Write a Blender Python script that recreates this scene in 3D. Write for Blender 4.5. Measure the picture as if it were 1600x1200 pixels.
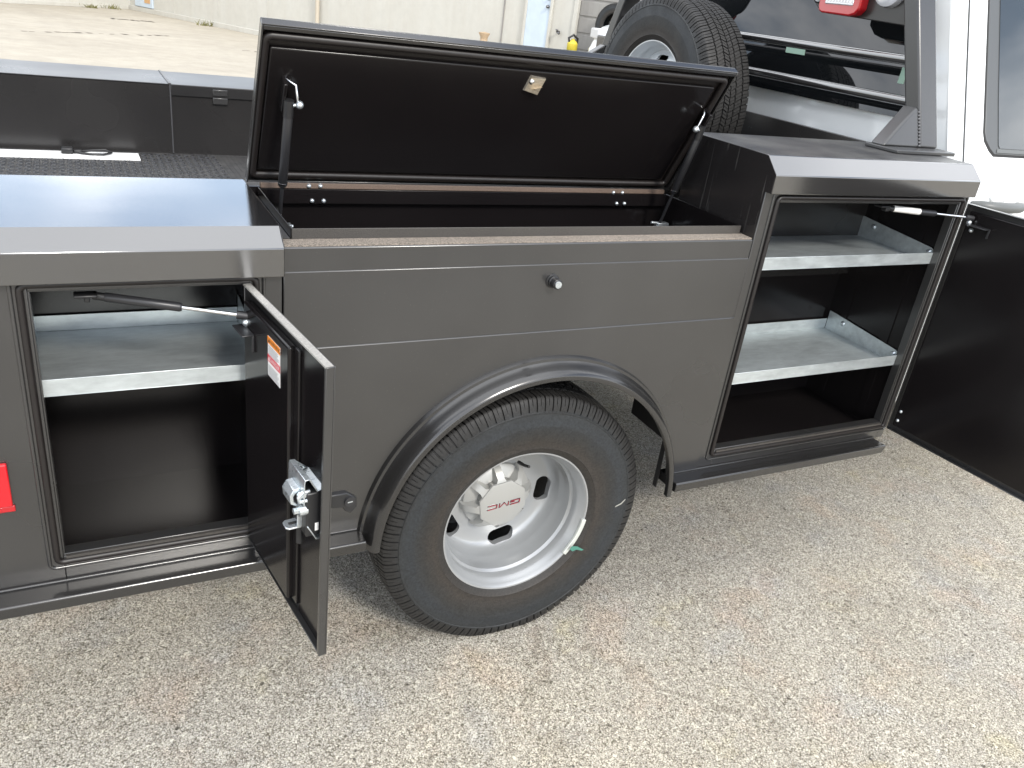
import bpy, bmesh, math, random
from mathutils import Vector, Matrix
random.seed(7)
R = math.radians
scene = bpy.context.scene
for o in list(bpy.data.objects):
    bpy.data.objects.remove(o)
COL = scene.collection

# ------------------------------------------------------------------ camera
cam_data = bpy.data.cameras.new('camera')
cam = bpy.data.objects.new('camera', cam_data)
COL.objects.link(cam)
RIGHT = Vector((0.8885642, -0.44213901, 0.12233869))
DOWN = Vector((-0.09234983, -0.43361371, -0.89635409))
FWD = Vector((0.44936084, 0.7851702, -0.42612508))
cm = Matrix.Identity(4)
for i in range(3):
    cm[i][0], cm[i][1], cm[i][2] = RIGHT[i], -DOWN[i], -FWD[i]
cm[0][3], cm[1][3], cm[2][3] = -0.8555246, -1.61400097, 1.70496314
cam.matrix_world = cm
cam_data.sensor_width = 36.0
cam_data.lens = 1272.12 / 1600 * 36.0
cam_data.clip_start = 0.02
cam_data.clip_end = 3000
scene.camera = cam

# ------------------------------------------------------------------ sky and sun
SUN_DIR = Vector((0.085, -0.80, 0.62)).normalized()      # towards the sun
SUN_EL = math.asin(SUN_DIR.z)
SUN_AZ = math.atan2(SUN_DIR.x, SUN_DIR.y)               # clockwise from +Y
world = bpy.data.worlds.new('World')
scene.world = world
world.use_nodes = True
wn, wl = world.node_tree.nodes, world.node_tree.links
wn.clear()
sky = wn.new('ShaderNodeTexSky')
sky.sky_type = 'NISHITA'
sky.sun_disc = False
sky.sun_elevation = SUN_EL
sky.sun_rotation = SUN_AZ
sky.air_density = 1.0
sky.dust_density = 0.7
sky.ozone_density = 2.0
wc = wn.new('ShaderNodeTexCoord')
sep = wn.new('ShaderNodeSeparateXYZ'); wl.new(wc.outputs['Generated'], sep.inputs[0])
zz = wn.new('ShaderNodeMath'); zz.operation = 'MAXIMUM'; wl.new(sep.outputs['Z'], zz.inputs[0]); zz.inputs[1].default_value = 0.0
za = wn.new('ShaderNodeMath'); za.operation = 'ADD'; wl.new(zz.outputs[0], za.inputs[0]); za.inputs[1].default_value = 0.22
dx = wn.new('ShaderNodeMath'); dx.operation = 'DIVIDE'; wl.new(sep.outputs['X'], dx.inputs[0]); wl.new(za.outputs[0], dx.inputs[1])
dy = wn.new('ShaderNodeMath'); dy.operation = 'DIVIDE'; wl.new(sep.outputs['Y'], dy.inputs[0]); wl.new(za.outputs[0], dy.inputs[1])
cmb = wn.new('ShaderNodeCombineXYZ'); wl.new(dx.outputs[0], cmb.inputs[0]); wl.new(dy.outputs[0], cmb.inputs[1])
cn = wn.new('ShaderNodeTexNoise'); cn.inputs['Scale'].default_value = 1.15; cn.inputs['Detail'].default_value = 7
cn.inputs['Roughness'].default_value = 0.58; cn.inputs['Distortion'].default_value = 0.35
cof = wn.new('ShaderNodeVectorMath'); cof.operation = 'ADD'; wl.new(cmb.outputs[0], cof.inputs[0]); cof.inputs[1].default_value = (-11.5716, -4.2290, 14.1751)   # which part of the cloud field is overhead
wl.new(cof.outputs[0], cn.inputs['Vector'])
cr = wn.new('ShaderNodeMapRange'); cr.interpolation_type = 'SMOOTHSTEP'
cr.inputs['From Min'].default_value = 0.36; cr.inputs['From Max'].default_value = 0.60
cr.inputs['To Min'].default_value = 0.0; cr.inputs['To Max'].default_value = 0.92
wl.new(cn.outputs['Fac'], cr.inputs['Value'])
cmix = wn.new('ShaderNodeMix'); cmix.data_type = 'RGBA'
wl.new(cr.outputs['Result'], cmix.inputs['Factor'])
wl.new(sky.outputs[0], cmix.inputs[6])
cmix.inputs[7].default_value = (15.5, 15.8, 16.3, 1)
bg = wn.new('ShaderNodeBackground'); bg.inputs['Strength'].default_value = 0.15
wl.new(cmix.outputs[2], bg.inputs['Color'])
wo = wn.new('ShaderNodeOutputWorld'); wl.new(bg.outputs[0], wo.inputs['Surface'])

sun_data = bpy.data.lights.new('sun', 'SUN')
sun_data.energy = 2.2
sun_data.angle = R(9)
sun_data.color = (1.0, 0.955, 0.88)
sun = bpy.data.objects.new('sun', sun_data)
COL.objects.link(sun)
sun.rotation_euler = SUN_DIR.to_track_quat('Z', 'Y').to_euler()
sun.location = SUN_DIR * 30

vs = scene.view_settings
vs.view_transform = 'Standard'; vs.look = 'None'; vs.gamma = 1.0; vs.use_curve_mapping = False
vs.exposure = 0.34
scene.render.engine = 'CYCLES'
scene.render.resolution_x, scene.render.resolution_y = 1024, 768

# ------------------------------------------------------------------ materials
def new_mat(name):
    m = bpy.data.materials.new(name); m.use_nodes = True
    return m, m.node_tree.nodes, m.node_tree.links, m.node_tree.nodes['Principled BSDF']

def plain(name, col, rough=0.5, metal=0.0, spec=0.5, coat=0.0, bump=0.0, bscale=200, emis=None):
    m, n, l, p = new_mat(name)
    p.inputs['Base Color'].default_value = (*col, 1)
    p.inputs['Roughness'].default_value = rough
    p.inputs['Metallic'].default_value = metal
    p.inputs['Specular IOR Level'].default_value = spec
    if coat:
        p.inputs['Coat Weight'].default_value = coat; p.inputs['Coat Roughness'].default_value = 0.05
    if bump:
        t = n.new('ShaderNodeTexCoord'); z = n.new('ShaderNodeTexNoise'); z.inputs['Scale'].default_value = bscale
        z.inputs['Detail'].default_value = 3
        b = n.new('ShaderNodeBump'); b.inputs['Strength'].default_value = bump; b.inputs['Distance'].default_value = 0.002
        l.new(t.outputs['Object'], z.inputs['Vector']); l.new(z.outputs['Fac'], b.inputs['Height']); l.new(b.outputs[0], p.inputs['Normal'])
    return m

def noise(n, l, vec, scale, detail=4, rough=0.5):
    z = n.new('ShaderNodeTexNoise'); z.inputs['Scale'].default_value = scale
    z.inputs['Detail'].default_value = detail; z.inputs['Roughness'].default_value = rough
    l.new(vec, z.inputs['Vector']); return z

def ramp(n, l, fac, stops):
    r = n.new('ShaderNodeValToRGB'); e = r.color_ramp.elements
    while len(e) < len(stops): e.new(0.5)
    for q, (pos, c) in zip(e, stops):
        q.position = pos; q.color = (*c, 1) if len(c) == 3 else c
    l.new(fac, r.inputs[0]); return r

def mixc(n, l, fac, a, b, mode='MIX'):
    m = n.new('ShaderNodeMix'); m.data_type = 'RGBA'; m.blend_type = mode
    for s, v in ((m.inputs['Factor'], fac), (m.inputs[6], a), (m.inputs[7], b)):
        if hasattr(v, 'is_output'): l.new(v, s)
        elif isinstance(v, (int, float)): s.default_value = v
        else: s.default_value = (*v, 1)
    return m.outputs[2]

def mapping(n, l, scale=(1, 1, 1), coord='Object'):
    t = n.new('ShaderNodeTexCoord'); m = n.new('ShaderNodeMapping')
    m.inputs['Scale'].default_value = scale
    l.new(t.outputs[coord], m.inputs['Vector']); return m.outputs[0]

def black_paint(name, base=(0.016, 0.0155, 0.0155), rough=0.30, dust=0.10, streak=0.0, peel=0.05, grit=0.0, spec=0.5, cior=1.6, dustcol=(0.30, 0.27, 0.235), coat=1.0):
    m, n, l, p = new_mat(name)
    v = mapping(n, l)
    big = noise(n, l, v, 2.2, 3, 0.5)
    fine = noise(n, l, v, 900, 2, 0.6)
    speck = noise(n, l, v, 260, 2, 0.5)
    dm = n.new('ShaderNodeMapRange'); l.new(big.outputs['Fac'], dm.inputs['Value'])
    dm.inputs['From Min'].default_value = 0.3; dm.inputs['From Max'].default_value = 0.75
    dm.inputs['To Min'].default_value = dust * 0.45; dm.inputs['To Max'].default_value = dust * 1.3
    col = mixc(n, l, dm.outputs[0], base, dustcol)
    sp = ramp(n, l, speck.outputs['Fac'], [(0.70, (0, 0, 0)), (0.76, (1, 1, 1))])
    spf = n.new('ShaderNodeMath'); spf.operation = 'MULTIPLY'; l.new(sp.outputs[0], spf.inputs[0]); spf.inputs[1].default_value = min(0.5, dust * 1.2)
    col = mixc(n, l, spf.outputs[0], col, (0.42, 0.40, 0.36))
    if grit:
        gn = noise(n, l, v, 420, 4, 0.75)
        gr = ramp(n, l, gn.outputs['Fac'], [(0.42, (0, 0, 0)), (0.62, (1, 1, 1))])
        gm = n.new('ShaderNodeMath'); gm.operation = 'MULTIPLY'; l.new(gr.outputs[0], gm.inputs[0]); gm.inputs[1].default_value = grit
        col = mixc(n, l, gm.outputs[0], col, dustcol)
    if streak:
        v2 = mapping(n, l, (70, 70, 2.2))
        s1 = noise(n, l, v2, 1.0, 3, 0.5)
        s2 = noise(n, l, v, 9, 2, 0.5)
        sr = ramp(n, l, s1.outputs['Fac'], [(0.60, (0, 0, 0)), (0.74, (1, 1, 1))])
        sr2 = ramp(n, l, s2.outputs['Fac'], [(0.42, (0, 0, 0)), (0.62, (1, 1, 1))])
        mu = n.new('ShaderNodeMath'); mu.operation = 'MULTIPLY'; l.new(sr.outputs[0], mu.inputs[0]); l.new(sr2.outputs[0], mu.inputs[1])
        mu2 = n.new('ShaderNodeMath'); mu2.operation = 'MULTIPLY'; l.new(mu.outputs[0], mu2.inputs[0]); mu2.inputs[1].default_value = streak
        col = mixc(n, l, mu2.outputs[0], col, (0.36, 0.35, 0.33))
    l.new(col, p.inputs['Base Color'])
    rr = n.new('ShaderNodeMapRange'); l.new(big.outputs['Fac'], rr.inputs['Value'])
    rr.inputs['From Min'].default_value = 0.25; rr.inputs['From Max'].default_value = 0.75
    rr.inputs['To Min'].default_value = rough * 0.82; rr.inputs['To Max'].default_value = rough * 1.2
    l.new(rr.outputs[0], p.inputs['Roughness'])
    p.inputs['Specular IOR Level'].default_value = spec
    p.inputs['Coat Weight'].default_value = coat; p.inputs['Coat IOR'].default_value = cior
    p.inputs['Coat Roughness'].default_value = rough * 0.7
    b = n.new('ShaderNodeBump'); b.inputs['Strength'].default_value = peel; b.inputs['Distance'].default_value = 0.0006
    l.new(fine.outputs['Fac'], b.inputs['Height'])
    b2 = n.new('ShaderNodeBump'); b2.inputs['Strength'].default_value = 0.05; b2.inputs['Distance'].default_value = 0.02
    wv = noise(n, l, v, 2.4, 2, 0.5); l.new(wv.outputs['Fac'], b2.inputs['Height'])
    l.new(b.outputs[0], b2.inputs['Normal']); l.new(b2.outputs[0], p.inputs['Normal']); l.new(b2.outputs[0], p.inputs['Coat Normal'])
    return m

M = {}
M['paint'] = black_paint('black_powder_coat', base=(0.013, 0.0128, 0.0130), rough=0.30, dust=0.062, coat=0.85, dustcol=(0.27, 0.26, 0.25))
M['paint_dark'] = black_paint('black_bed_paint', base=(0.011, 0.0105, 0.011), rough=0.26, dust=0.03, coat=0.15)
M['paint_flare'] = black_paint('black_flare_paint', base=(0.012, 0.012, 0.0125), rough=0.22, dust=0.025, coat=0.6, spec=0.5)
M['paint_far'] = black_paint('black_paint_far_dimmed', base=(0.012, 0.012, 0.013), rough=0.3, dust=0.03, coat=0.0, spec=0.4)  # same truck paint, dulled so the far top shows less sky glare
M['paint_in'] = black_paint('black_paint_inner_shade', base=(0.0060, 0.0050, 0.0056), rough=0.18, dust=0.010, coat=0.0, spec=0.36)  # inner shade put into the colour: truck black, darkened against sun glow
M['paint_top'] = black_paint('black_gloss_top_paint', base=(0.014, 0.014, 0.015), rough=0.15, dust=0.02, spec=1.0, cior=2.0)
M['paint_streak'] = black_paint('black_paint_with_drip_marks', base=(0.012, 0.011, 0.012), rough=0.26, dust=0.03, streak=0.5, coat=0.2, spec=0.5)
M['paint_grit'] = black_paint('dusty_black_ledge', coat=0.0, rough=0.6, dust=0.25, grit=0.9, dustcol=(0.40, 0.34, 0.28))
M['paint_dusty'] = black_paint('black_paint_with_fine_dust', rough=0.42, dust=0.10, coat=0.1, grit=0.12)
M['rust_strip'] = black_paint('dusty_brown_hinge_strip', base=(0.075, 0.050, 0.038), rough=0.7, dust=0.12, coat=0.0, grit=0.3, dustcol=(0.34, 0.25, 0.19))

def tread_plate(name):
    m, n, l, p = new_mat(name)
    t = n.new('ShaderNodeTexCoord'); mp = n.new('ShaderNodeMapping')
    mp.inputs['Scale'].default_value = (38, 38, 38); mp.inputs['Rotation'].default_value = (0, 0, R(45))
    l.new(t.outputs['Object'], mp.inputs['Vector'])
    w1 = n.new('ShaderNodeTexBrick'); w1.inputs['Scale'].default_value = 1.0
    w1.inputs['Mortar Size'].default_value = 0.16; w1.inputs['Mortar Smooth'].default_value = 1.0
    w1.inputs['Brick Width'].default_value = 1.0; w1.inputs['Row Height'].default_value = 0.5
    l.new(mp.outputs[0], w1.inputs['Vector'])
    g = noise(n, l, t.outputs['Object'], 22, 5, 0.6)
    c = ramp(n, l, g.outputs['Fac'], [(0.35, (0.022, 0.022, 0.024)), (0.7, (0.075, 0.072, 0.068))])
    l.new(c.outputs[0], p.inputs['Base Color']); p.inputs['Roughness'].default_value = 0.34
    b = n.new('ShaderNodeBump'); b.inputs['Strength'].default_value = 0.9; b.inputs['Distance'].default_value = 0.004; b.invert = True
    l.new(w1.outputs['Fac'], b.inputs['Height']); l.new(b.outputs[0], p.inputs['Normal'])
    return m
M['tread_plate'] = tread_plate('black_tread_plate')

def grainy_top(name):
    m, n, l, p = new_mat(name)
    v = mapping(n, l)
    a = noise(n, l, v, 240, 3, 0.7); g = noise(n, l, v, 7, 4, 0.6)
    c = ramp(n, l, g.outputs['Fac'], [(0.35, (0.03, 0.03, 0.032)), (0.7, (0.085, 0.083, 0.08))])
    l.new(c.outputs[0], p.inputs['Base Color'])
    p.inputs['Roughness'].default_value = 0.33
    b = n.new('ShaderNodeBump'); b.inputs['Strength'].default_value = 0.55; b.inputs['Distance'].default_value = 0.002
    l.new(a.outputs['Fac'], b.inputs['Height']); l.new(b.outputs[0], p.inputs['Normal'])
    return m
M['grain_top'] = grainy_top('black_grained_top')

def zinc(name, a=(0.47, 0.51, 0.52), b=(0.66, 0.71, 0.72), rough=0.36, scale=14, metal=0.62):
    m, n, l, p = new_mat(name)
    v = mapping(n, l, (1, 3, 3)); g = noise(n, l, v, scale, 6, 0.65); f = noise(n, l, v, 160, 2, 0.5)
    c = ramp(n, l, g.outputs['Fac'], [(0.3, a), (0.7, b)])
    l.new(c.outputs[0], p.inputs['Base Color']); p.inputs['Metallic'].default_value = metal
    rr = n.new('ShaderNodeMapRange'); l.new(g.outputs['Fac'], rr.inputs['Value'])
    rr.inputs['To Min'].default_value = rough - 0.12; rr.inputs['To Max'].default_value = rough + 0.16
    l.new(rr.outputs[0], p.inputs['Roughness'])
    bb = n.new('ShaderNodeBump'); bb.inputs['Strength'].default_value = 0.06; bb.inputs['Distance'].default_value = 0.001
    l.new(f.outputs['Fac'], bb.inputs['Height']); l.new(bb.outputs[0], p.inputs['Normal'])
    return m
M['zinc'] = zinc('galvanised_steel')
M['bright_zinc'] = zinc('bright_zinc_hardware', (0.60, 0.66, 0.70), (0.78, 0.82, 0.84), 0.28, 30, 0.85)
M['brass_zinc'] = zinc('yellow_zinc_plate', (0.40, 0.34, 0.26), (0.74, 0.68, 0.58), 0.30, 60, 0.85)
M['dusty_edge'] = black_paint('dusty_bare_edge', base=(0.10, 0.095, 0.088), rough=0.5, dust=0.4, grit=0.7, dustcol=(0.52, 0.50, 0.46))
M['rubber'] = plain('black_rubber_seal', (0.012, 0.0095, 0.009), 0.42, bump=0.2, bscale=90)
M['silver'] = plain('silver_wheel_paint', (0.375, 0.384, 0.390), 0.32, 0.45, bump=0.04, bscale=500)
M['silver_cap'] = plain('silver_hub_plastic', (0.385, 0.385, 0.37), 0.34, 0.30, bump=0.03, bscale=600)
M['silver_spare'] = plain('spare_paint_sky_bright', (0.66, 0.69, 0.71), 0.30, 0.35)  # silver made brighter and cooler for the sky its disc reflects
M['red_letter'] = plain('red_enamel', (0.26, 0.012, 0.03), 0.35)
M['dark_chrome'] = plain('dark_chrome', (0.20, 0.20, 0.21), 0.18, 1.0)
M['chrome'] = plain('chrome_rod', (0.72, 0.73, 0.75), 0.14, 1.0)
M['strut_black'] = plain('satin_black_cylinder', (0.022, 0.022, 0.024), 0.34)
M['black_plastic'] = plain('black_plastic', (0.016, 0.016, 0.017), 0.38, bump=0.05)
M['white_paint'] = plain('white_body_paint', (0.80, 0.815, 0.81), 0.18, coat=0.6)
M['trim_grey'] = plain('grey_window_trim', (0.075, 0.078, 0.078), 0.34)
M['handle_shade'] = plain('handle_shade_grey', (0.11, 0.115, 0.112), 0.42)  # grey puts the door handle's shading into its colour
M['glass_dark'] = plain('dark_privacy_glass', (0.006, 0.007, 0.008), 0.02, spec=0.75)
M['glass_side'] = plain('tinted_side_glass', (0.045, 0.052, 0.055), 0.02, spec=0.9)
M['seam'] = plain('panel_gap', (0.02, 0.02, 0.02), 0.8)
M['lens_red'] = plain('red_lens', (0.42, 0.006, 0.012), 0.10, coat=0.8)
M['lens_clear'] = plain('clear_lamp_lens', (0.62, 0.63, 0.65), 0.12, 0.3, coat=0.8)
M['refl_red'] = plain('red_reflector', (0.60, 0.004, 0.012), 0.16, coat=0.7)
M['label_white'] = plain('white_label', (0.78, 0.77, 0.75), 0.45)
M['label_orange'] = plain('orange_label', (0.85, 0.26, 0.02), 0.45)
M['label_red'] = plain('red_label', (0.62, 0.03, 0.05), 0.45)
M['label_grey'] = plain('grey_print', (0.30, 0.30, 0.30), 0.5)
M['tape_green'] = plain('pale_green_tape', (0.30, 0.45, 0.36), 0.6)
M['frame_dark'] = plain('chassis_black', (0.02, 0.019, 0.018), 0.55, bump=0.3, bscale=60)
M['green_mark'] = plain('green_crayon', (0.06, 0.20, 0.155), 0.7)
M['chalk'] = plain('pale_chalk', (0.30, 0.30, 0.27), 0.8)
M['bulb'] = plain('weld_bead_metal', (0.10, 0.10, 0.105), 0.38, 0.4, bump=0.3, bscale=120)
M['grey_paint'] = black_paint('black_rack_paint', base=(0.016, 0.016, 0.017), rough=0.30, dust=0.07, coat=0.3, dustcol=(0.36, 0.36, 0.35))
M['wheel_weight'] = plain('pale_wheel_weight', (0.60, 0.62, 0.58), 0.45, 0.3)

def tyre_mat(name):
    m, n, l, p = new_mat(name)
    t = n.new('ShaderNodeTexCoord')
    s = n.new('ShaderNodeSeparateXYZ'); l.new(t.outputs['Object'], s.inputs[0])
    c2 = n.new('ShaderNodeCombineXYZ'); l.new(s.outputs['X'], c2.inputs[0]); l.new(s.outputs['Z'], c2.inputs[1])
    ln = n.new('ShaderNodeVectorMath'); ln.operation = 'LENGTH'; l.new(c2.outputs[0], ln.inputs[0])
    nz = noise(n, l, t.outputs['Object'], 9, 5, 0.65)
    nf = noise(n, l, t.outputs['Object'], 160, 3, 0.6)
    ad = n.new('ShaderNodeMath'); ad.operation = 'MULTIPLY_ADD'; l.new(nz.outputs['Fac'], ad.inputs[0]); ad.inputs[1].default_value = 0.045; l.new(ln.outputs['Value'], ad.inputs[2])
    rm = n.new('ShaderNodeMapRange'); l.new(ad.outputs[0], rm.inputs['Value'])
    rm.inputs['From Min'].default_value = 0.24; rm.inputs['From Max'].default_value = 0.42
    base = ramp(n, l, rm.outputs[0], [(0.0, (0.040, 0.038, 0.036)), (0.22, (0.064, 0.053, 0.044)), (0.42, (0.042, 0.042, 0.041)),
                                      (0.60, (0.044, 0.051, 0.059)), (0.74, (0.042, 0.047, 0.051)), (0.84, (0.030, 0.029, 0.028)), (1.0, (0.034, 0.032, 0.030))])
    col = mixc(n, l, 1.0, base.outputs[0], ramp(n, l, nf.outputs['Fac'], [(0.3, (0.26, 0.26, 0.26)), (0.7, (0.58, 0.58, 0.58))]).outputs[0], 'MULTIPLY')
    l.new(col, p.inputs['Base Color'])
    rr = ramp(n, l, nz.outputs['Fac'], [(0.3, (0.48,) * 3), (0.7, (0.72,) * 3)])
    l.new(rr.outputs[0], p.inputs['Roughness'])
    b = n.new('ShaderNodeBump'); b.inputs['Strength'].default_value = 0.25; b.inputs['Distance'].default_value = 0.0015
    l.new(nf.outputs['Fac'], b.inputs['Height']); l.new(b.outputs[0], p.inputs['Normal'])
    return m
M['tyre'] = tyre_mat('tyre_rubber')

def asphalt(name):
    m, n, l, p = new_mat(name)
    t = n.new('ShaderNodeTexCoord'); v = t.outputs['Object']
    def vor(scale, feat='F1', rnd=1.0):
        q = n.new('ShaderNodeTexVoronoi'); q.feature = feat; q.inputs['Scale'].default_value = scale
        q.inputs['Randomness'].default_value = rnd; l.new(v, q.inputs['Vector']); return q
    wob = noise(n, l, v, 150, 2, 0.5)
    add = n.new('ShaderNodeVectorMath'); add.operation = 'MULTIPLY_ADD'
    l.new(wob.outputs['Color'], add.inputs[0]); add.inputs[1].default_value = (0.0034, 0.0034, 0.0); l.new(v, add.inputs[2])
    def vorw(scale, feat='F1'):
        q = n.new('ShaderNodeTexVoronoi'); q.feature = feat; q.inputs['Scale'].default_value = scale
        l.new(add.outputs[0], q.inputs['Vector']); return q
    A = vorw(255); Bv = vorw(470); Cv = vorw(150)
    hA = n.new('ShaderNodeSeparateColor'); l.new(A.outputs['Color'], hA.inputs[0])
    hB = n.new('ShaderNodeSeparateColor'); l.new(Bv.outputs['Color'], hB.inputs[0])
    hC = n.new('ShaderNodeSeparateColor'); l.new(Cv.outputs['Color'], hC.inputs[0])
    ca = ramp(n, l, hA.outputs[0], [(0.0, (0.277, 0.258, 0.228)), (0.3, (0.403, 0.377, 0.335)), (0.6, (0.508, 0.480, 0.432)), (0.85, (0.614, 0.582, 0.522)), (1.0, (0.70, 0.68, 0.61))])
    cb = ramp(n, l, hB.outputs[0], [(0.0, (0.193, 0.180, 0.161)), (0.4, (0.361, 0.338, 0.302)), (0.8, (0.529, 0.502, 0.451)), (1.0, (0.660, 0.660, 0.634))])
    cc = ramp(n, l, hC.outputs[0], [(0.0, (0.392, 0.371, 0.342)), (0.6, (0.560, 0.535, 0.483)), (1.0, (0.70, 0.68, 0.61))])
    sel = ramp(n, l, hA.outputs[1], [(0.46, (0, 0, 0)), (0.50, (1, 1, 1))])
    col = mixc(n, l, sel.outputs[0], ca.outputs[0], cb.outputs[0])
    sel2 = ramp(n, l, hC.outputs[1], [(0.72, (0, 0, 0)), (0.74, (1, 1, 1))])
    col = mixc(n, l, sel2.outputs[0], col, cc.outputs[0])
    # dark binder between the stones
    gap = ramp(n, l, A.outputs['Distance'], [(0.45, (1, 1, 1)), (0.82, (0.34, 0.325, 0.29))])
    gap2 = ramp(n, l, Bv.outputs['Distance'], [(0.50, (1, 1, 1)), (0.92, (0.48, 0.465, 0.44))])
    col = mixc(n, l, 1.0, col, gap.outputs[0], 'MULTIPLY')
    col = mixc(n, l, 0.8, col, gap2.outputs[0], 'MULTIPLY')
    # broad patches, pinkish stains, greyer zones
    n1 = noise(n, l, v, 1.3, 5, 0.6); n2 = noise(n, l, v, 3.1, 4, 0.6); n3 = noise(n, l, v, 0.5, 4, 0.6)
    pat = ramp(n, l, n1.outputs['Fac'], [(0.3, (0.88, 0.88, 0.88)), (0.7, (1.08, 1.07, 1.05))])
    col = mixc(n, l, 1.0, col, pat.outputs[0], 'MULTIPLY')
    pk = ramp(n, l, n2.outputs['Fac'], [(0.54, (1, 1, 1)), (0.68, (1.06, 0.965, 0.915))])
    col = mixc(n, l, 0.9, col, pk.outputs[0], 'MULTIPLY')
    gy = ramp(n, l, n3.outputs['Fac'], [(0.38, (1.00, 1.005, 1.005)), (0.62, (1.09, 1.06, 0.985))])
    col = mixc(n, l, 1.0, col, gy.outputs[0], 'MULTIPLY')
    n4 = noise(n, l, v, 4.3, 4, 0.6)
    bl = ramp(n, l, n4.outputs['Fac'], [(0.34, (0.955, 0.98, 1.04)), (0.45, (1, 1, 1)), (0.60, (1, 1, 1)), (0.72, (1.05, 1.03, 0.90))])
    col = mixc(n, l, 0.9, col, bl.outputs[0], 'MULTIPLY')
    # sparse dark spots and hairline cracks
    sp = vor(11.0); sd = ramp(n, l, sp.outputs['Distance'], [(0.0, (0.16, 0.15, 0.14)), (0.055, (0.22, 0.2, 0.18)), (0.075, (1, 1, 1))])
    hs = n.new('ShaderNodeSeparateColor'); l.new(sp.outputs['Color'], hs.inputs[0])
    so = ramp(n, l, hs.outputs[0], [(0.42, (0, 0, 0)), (0.43, (1, 1, 1))])
    sf = n.new('ShaderNodeMath'); sf.operation = 'MULTIPLY'; l.new(so.outputs[0], sf.inputs[0]); sf.inputs[1].default_value = 0.85
    col = mixc(n, l, sf.outputs[0], col, mixc(n, l, 1.0, col, sd.outputs[0], 'MULTIPLY'))
    cw = noise(n, l, v, 2.2, 5, 0.65)
    ca2 = n.new('ShaderNodeVectorMath'); ca2.operation = 'MULTIPLY_ADD'; l.new(cw.outputs['Color'], ca2.inputs[0]); ca2.inputs[1].default_value = (0.7, 0.7, 0); l.new(v, ca2.inputs[2])
    ck = n.new('ShaderNodeTexVoronoi'); ck.feature = 'DISTANCE_TO_EDGE'; ck.inputs['Scale'].default_value = 1.5; l.new(ca2.outputs[0], ck.inputs['Vector'])
    cm_ = ramp(n, l, ck.outputs['Distance'], [(0.0, (0.50, 0.48, 0.45)), (0.006, (0.8, 0.79, 0.77)), (0.012, (1, 1, 1))])
    col = mixc(n, l, 0.55, col, mixc(n, l, 1.0, col, cm_.outputs[0], 'MULTIPLY'))
    l.new(col, p.inputs['Base Color'])
    p.inputs['Roughness'].default_value = 0.82
    p.inputs['Specular IOR Level'].default_value = 0.3
    hgt = n.new('ShaderNodeMath'); hgt.operation = 'MULTIPLY_ADD'; l.new(A.outputs['Distance'], hgt.inputs[0]); hgt.inputs[1].default_value = -1.0
    l.new(hA.outputs[2], hgt.inputs[2])
    b = n.new('ShaderNodeBump'); b.inputs['Strength'].default_value = 0.6; b.inputs['Distance'].default_value = 0.0025
    l.new(hgt.outputs[0], b.inputs['Height']); l.new(b.outputs[0], p.inputs['Normal'])
    return m
M['asphalt'] = asphalt('worn_aggregate_pavement')

def concrete(name):
    m, n, l, p = new_mat(name)
    v = mapping(n, l)
    a = noise(n, l, v, 0.35, 6, 0.65); b_ = noise(n, l, v, 3.0, 6, 0.7); f = noise(n, l, v, 40, 3, 0.6)
    v2 = mapping(n, l, (0.8, 1.0, 1))
    s = noise(n, l, v2, 0.9, 5, 0.6)
    c = ramp(n, l, a.outputs['Fac'], [(0.3, (0.35, 0.318, 0.262)), (0.7, (0.425, 0.392, 0.33))])
    col = mixc(n, l, 0.8, c.outputs[0], ramp(n, l, b_.outputs['Fac'], [(0.3, (0.82, 0.81, 0.80)), (0.7, (1.06, 1.05, 1.03))]).outputs[0], 'MULTIPLY')
    col = mixc(n, l, 0.35, col, ramp(n, l, s.outputs['Fac'], [(0.35, (0.80, 0.79, 0.78)), (0.62, (1.05, 1.04, 1.02))]).outputs[0], 'MULTIPLY')
    col = mixc(n, l, 0.5, col, ramp(n, l, f.outputs['Fac'], [(0.3, (0.85, 0.85, 0.85)), (0.7, (1.05, 1.05, 1.05))]).outputs[0], 'MULTIPLY')
    l.new(col, p.inputs['Base Color']); p.inputs['Roughness'].default_value = 0.9
    return m
M['concrete'] = concrete('beige_concrete')  # warm beige with random mottling
M['grit_stone'] = plain('dark_grit', (0.10, 0.09, 0.075), 0.9)
M['joint_dirt'] = plain('dark_joint_dirt', (0.09, 0.075, 0.06), 0.95)

def wall_paint(name, base, dirt, amt=0.35):
    m, n, l, p = new_mat(name)
    v = mapping(n, l, (2.5, 2.5, 0.35)); a = noise(n, l, v, 1.2, 6, 0.65)
    v1 = mapping(n, l); b_ = noise(n, l, v1, 6, 5, 0.6)
    col = mixc(n, l, amt, base, ramp(n, l, a.outputs['Fac'], [(0.35, dirt), (0.65, base)]).outputs[0])
    col = mixc(n, l, 0.4, col, ramp(n, l, b_.outputs['Fac'], [(0.3, (0.86, 0.86, 0.86)), (0.7, (1.04, 1.04, 1.04))]).outputs[0], 'MULTIPLY')
    l.new(col, p.inputs['Base Color']); p.inputs['Roughness'].default_value = 0.75
    b = n.new('ShaderNodeBump'); b.inputs['Strength'].default_value = 0.15; b.inputs['Distance'].default_value = 0.01
    l.new(b_.outputs['Fac'], b.inputs['Height']); l.new(b.outputs[0], p.inputs['Normal'])
    return m
M['wall'] = wall_paint('off_white_wall_paint', (0.52, 0.51, 0.465), (0.44, 0.41, 0.35))
M['wall_grey'] = wall_paint('shade_grey_streaked_door', (0.30, 0.29, 0.27), (0.20, 0.19, 0.18), 0.6)  # darker grey carries the shade on this section, streaks are its own
M['door_blue'] = wall_paint('pale_blue_door_paint', (0.52, 0.60, 0.68), (0.46, 0.53, 0.58), 0.3)
M['tan'] = plain('tan_paint', (0.42, 0.31, 0.20), 0.7, bump=0.2, bscale=30)
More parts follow.
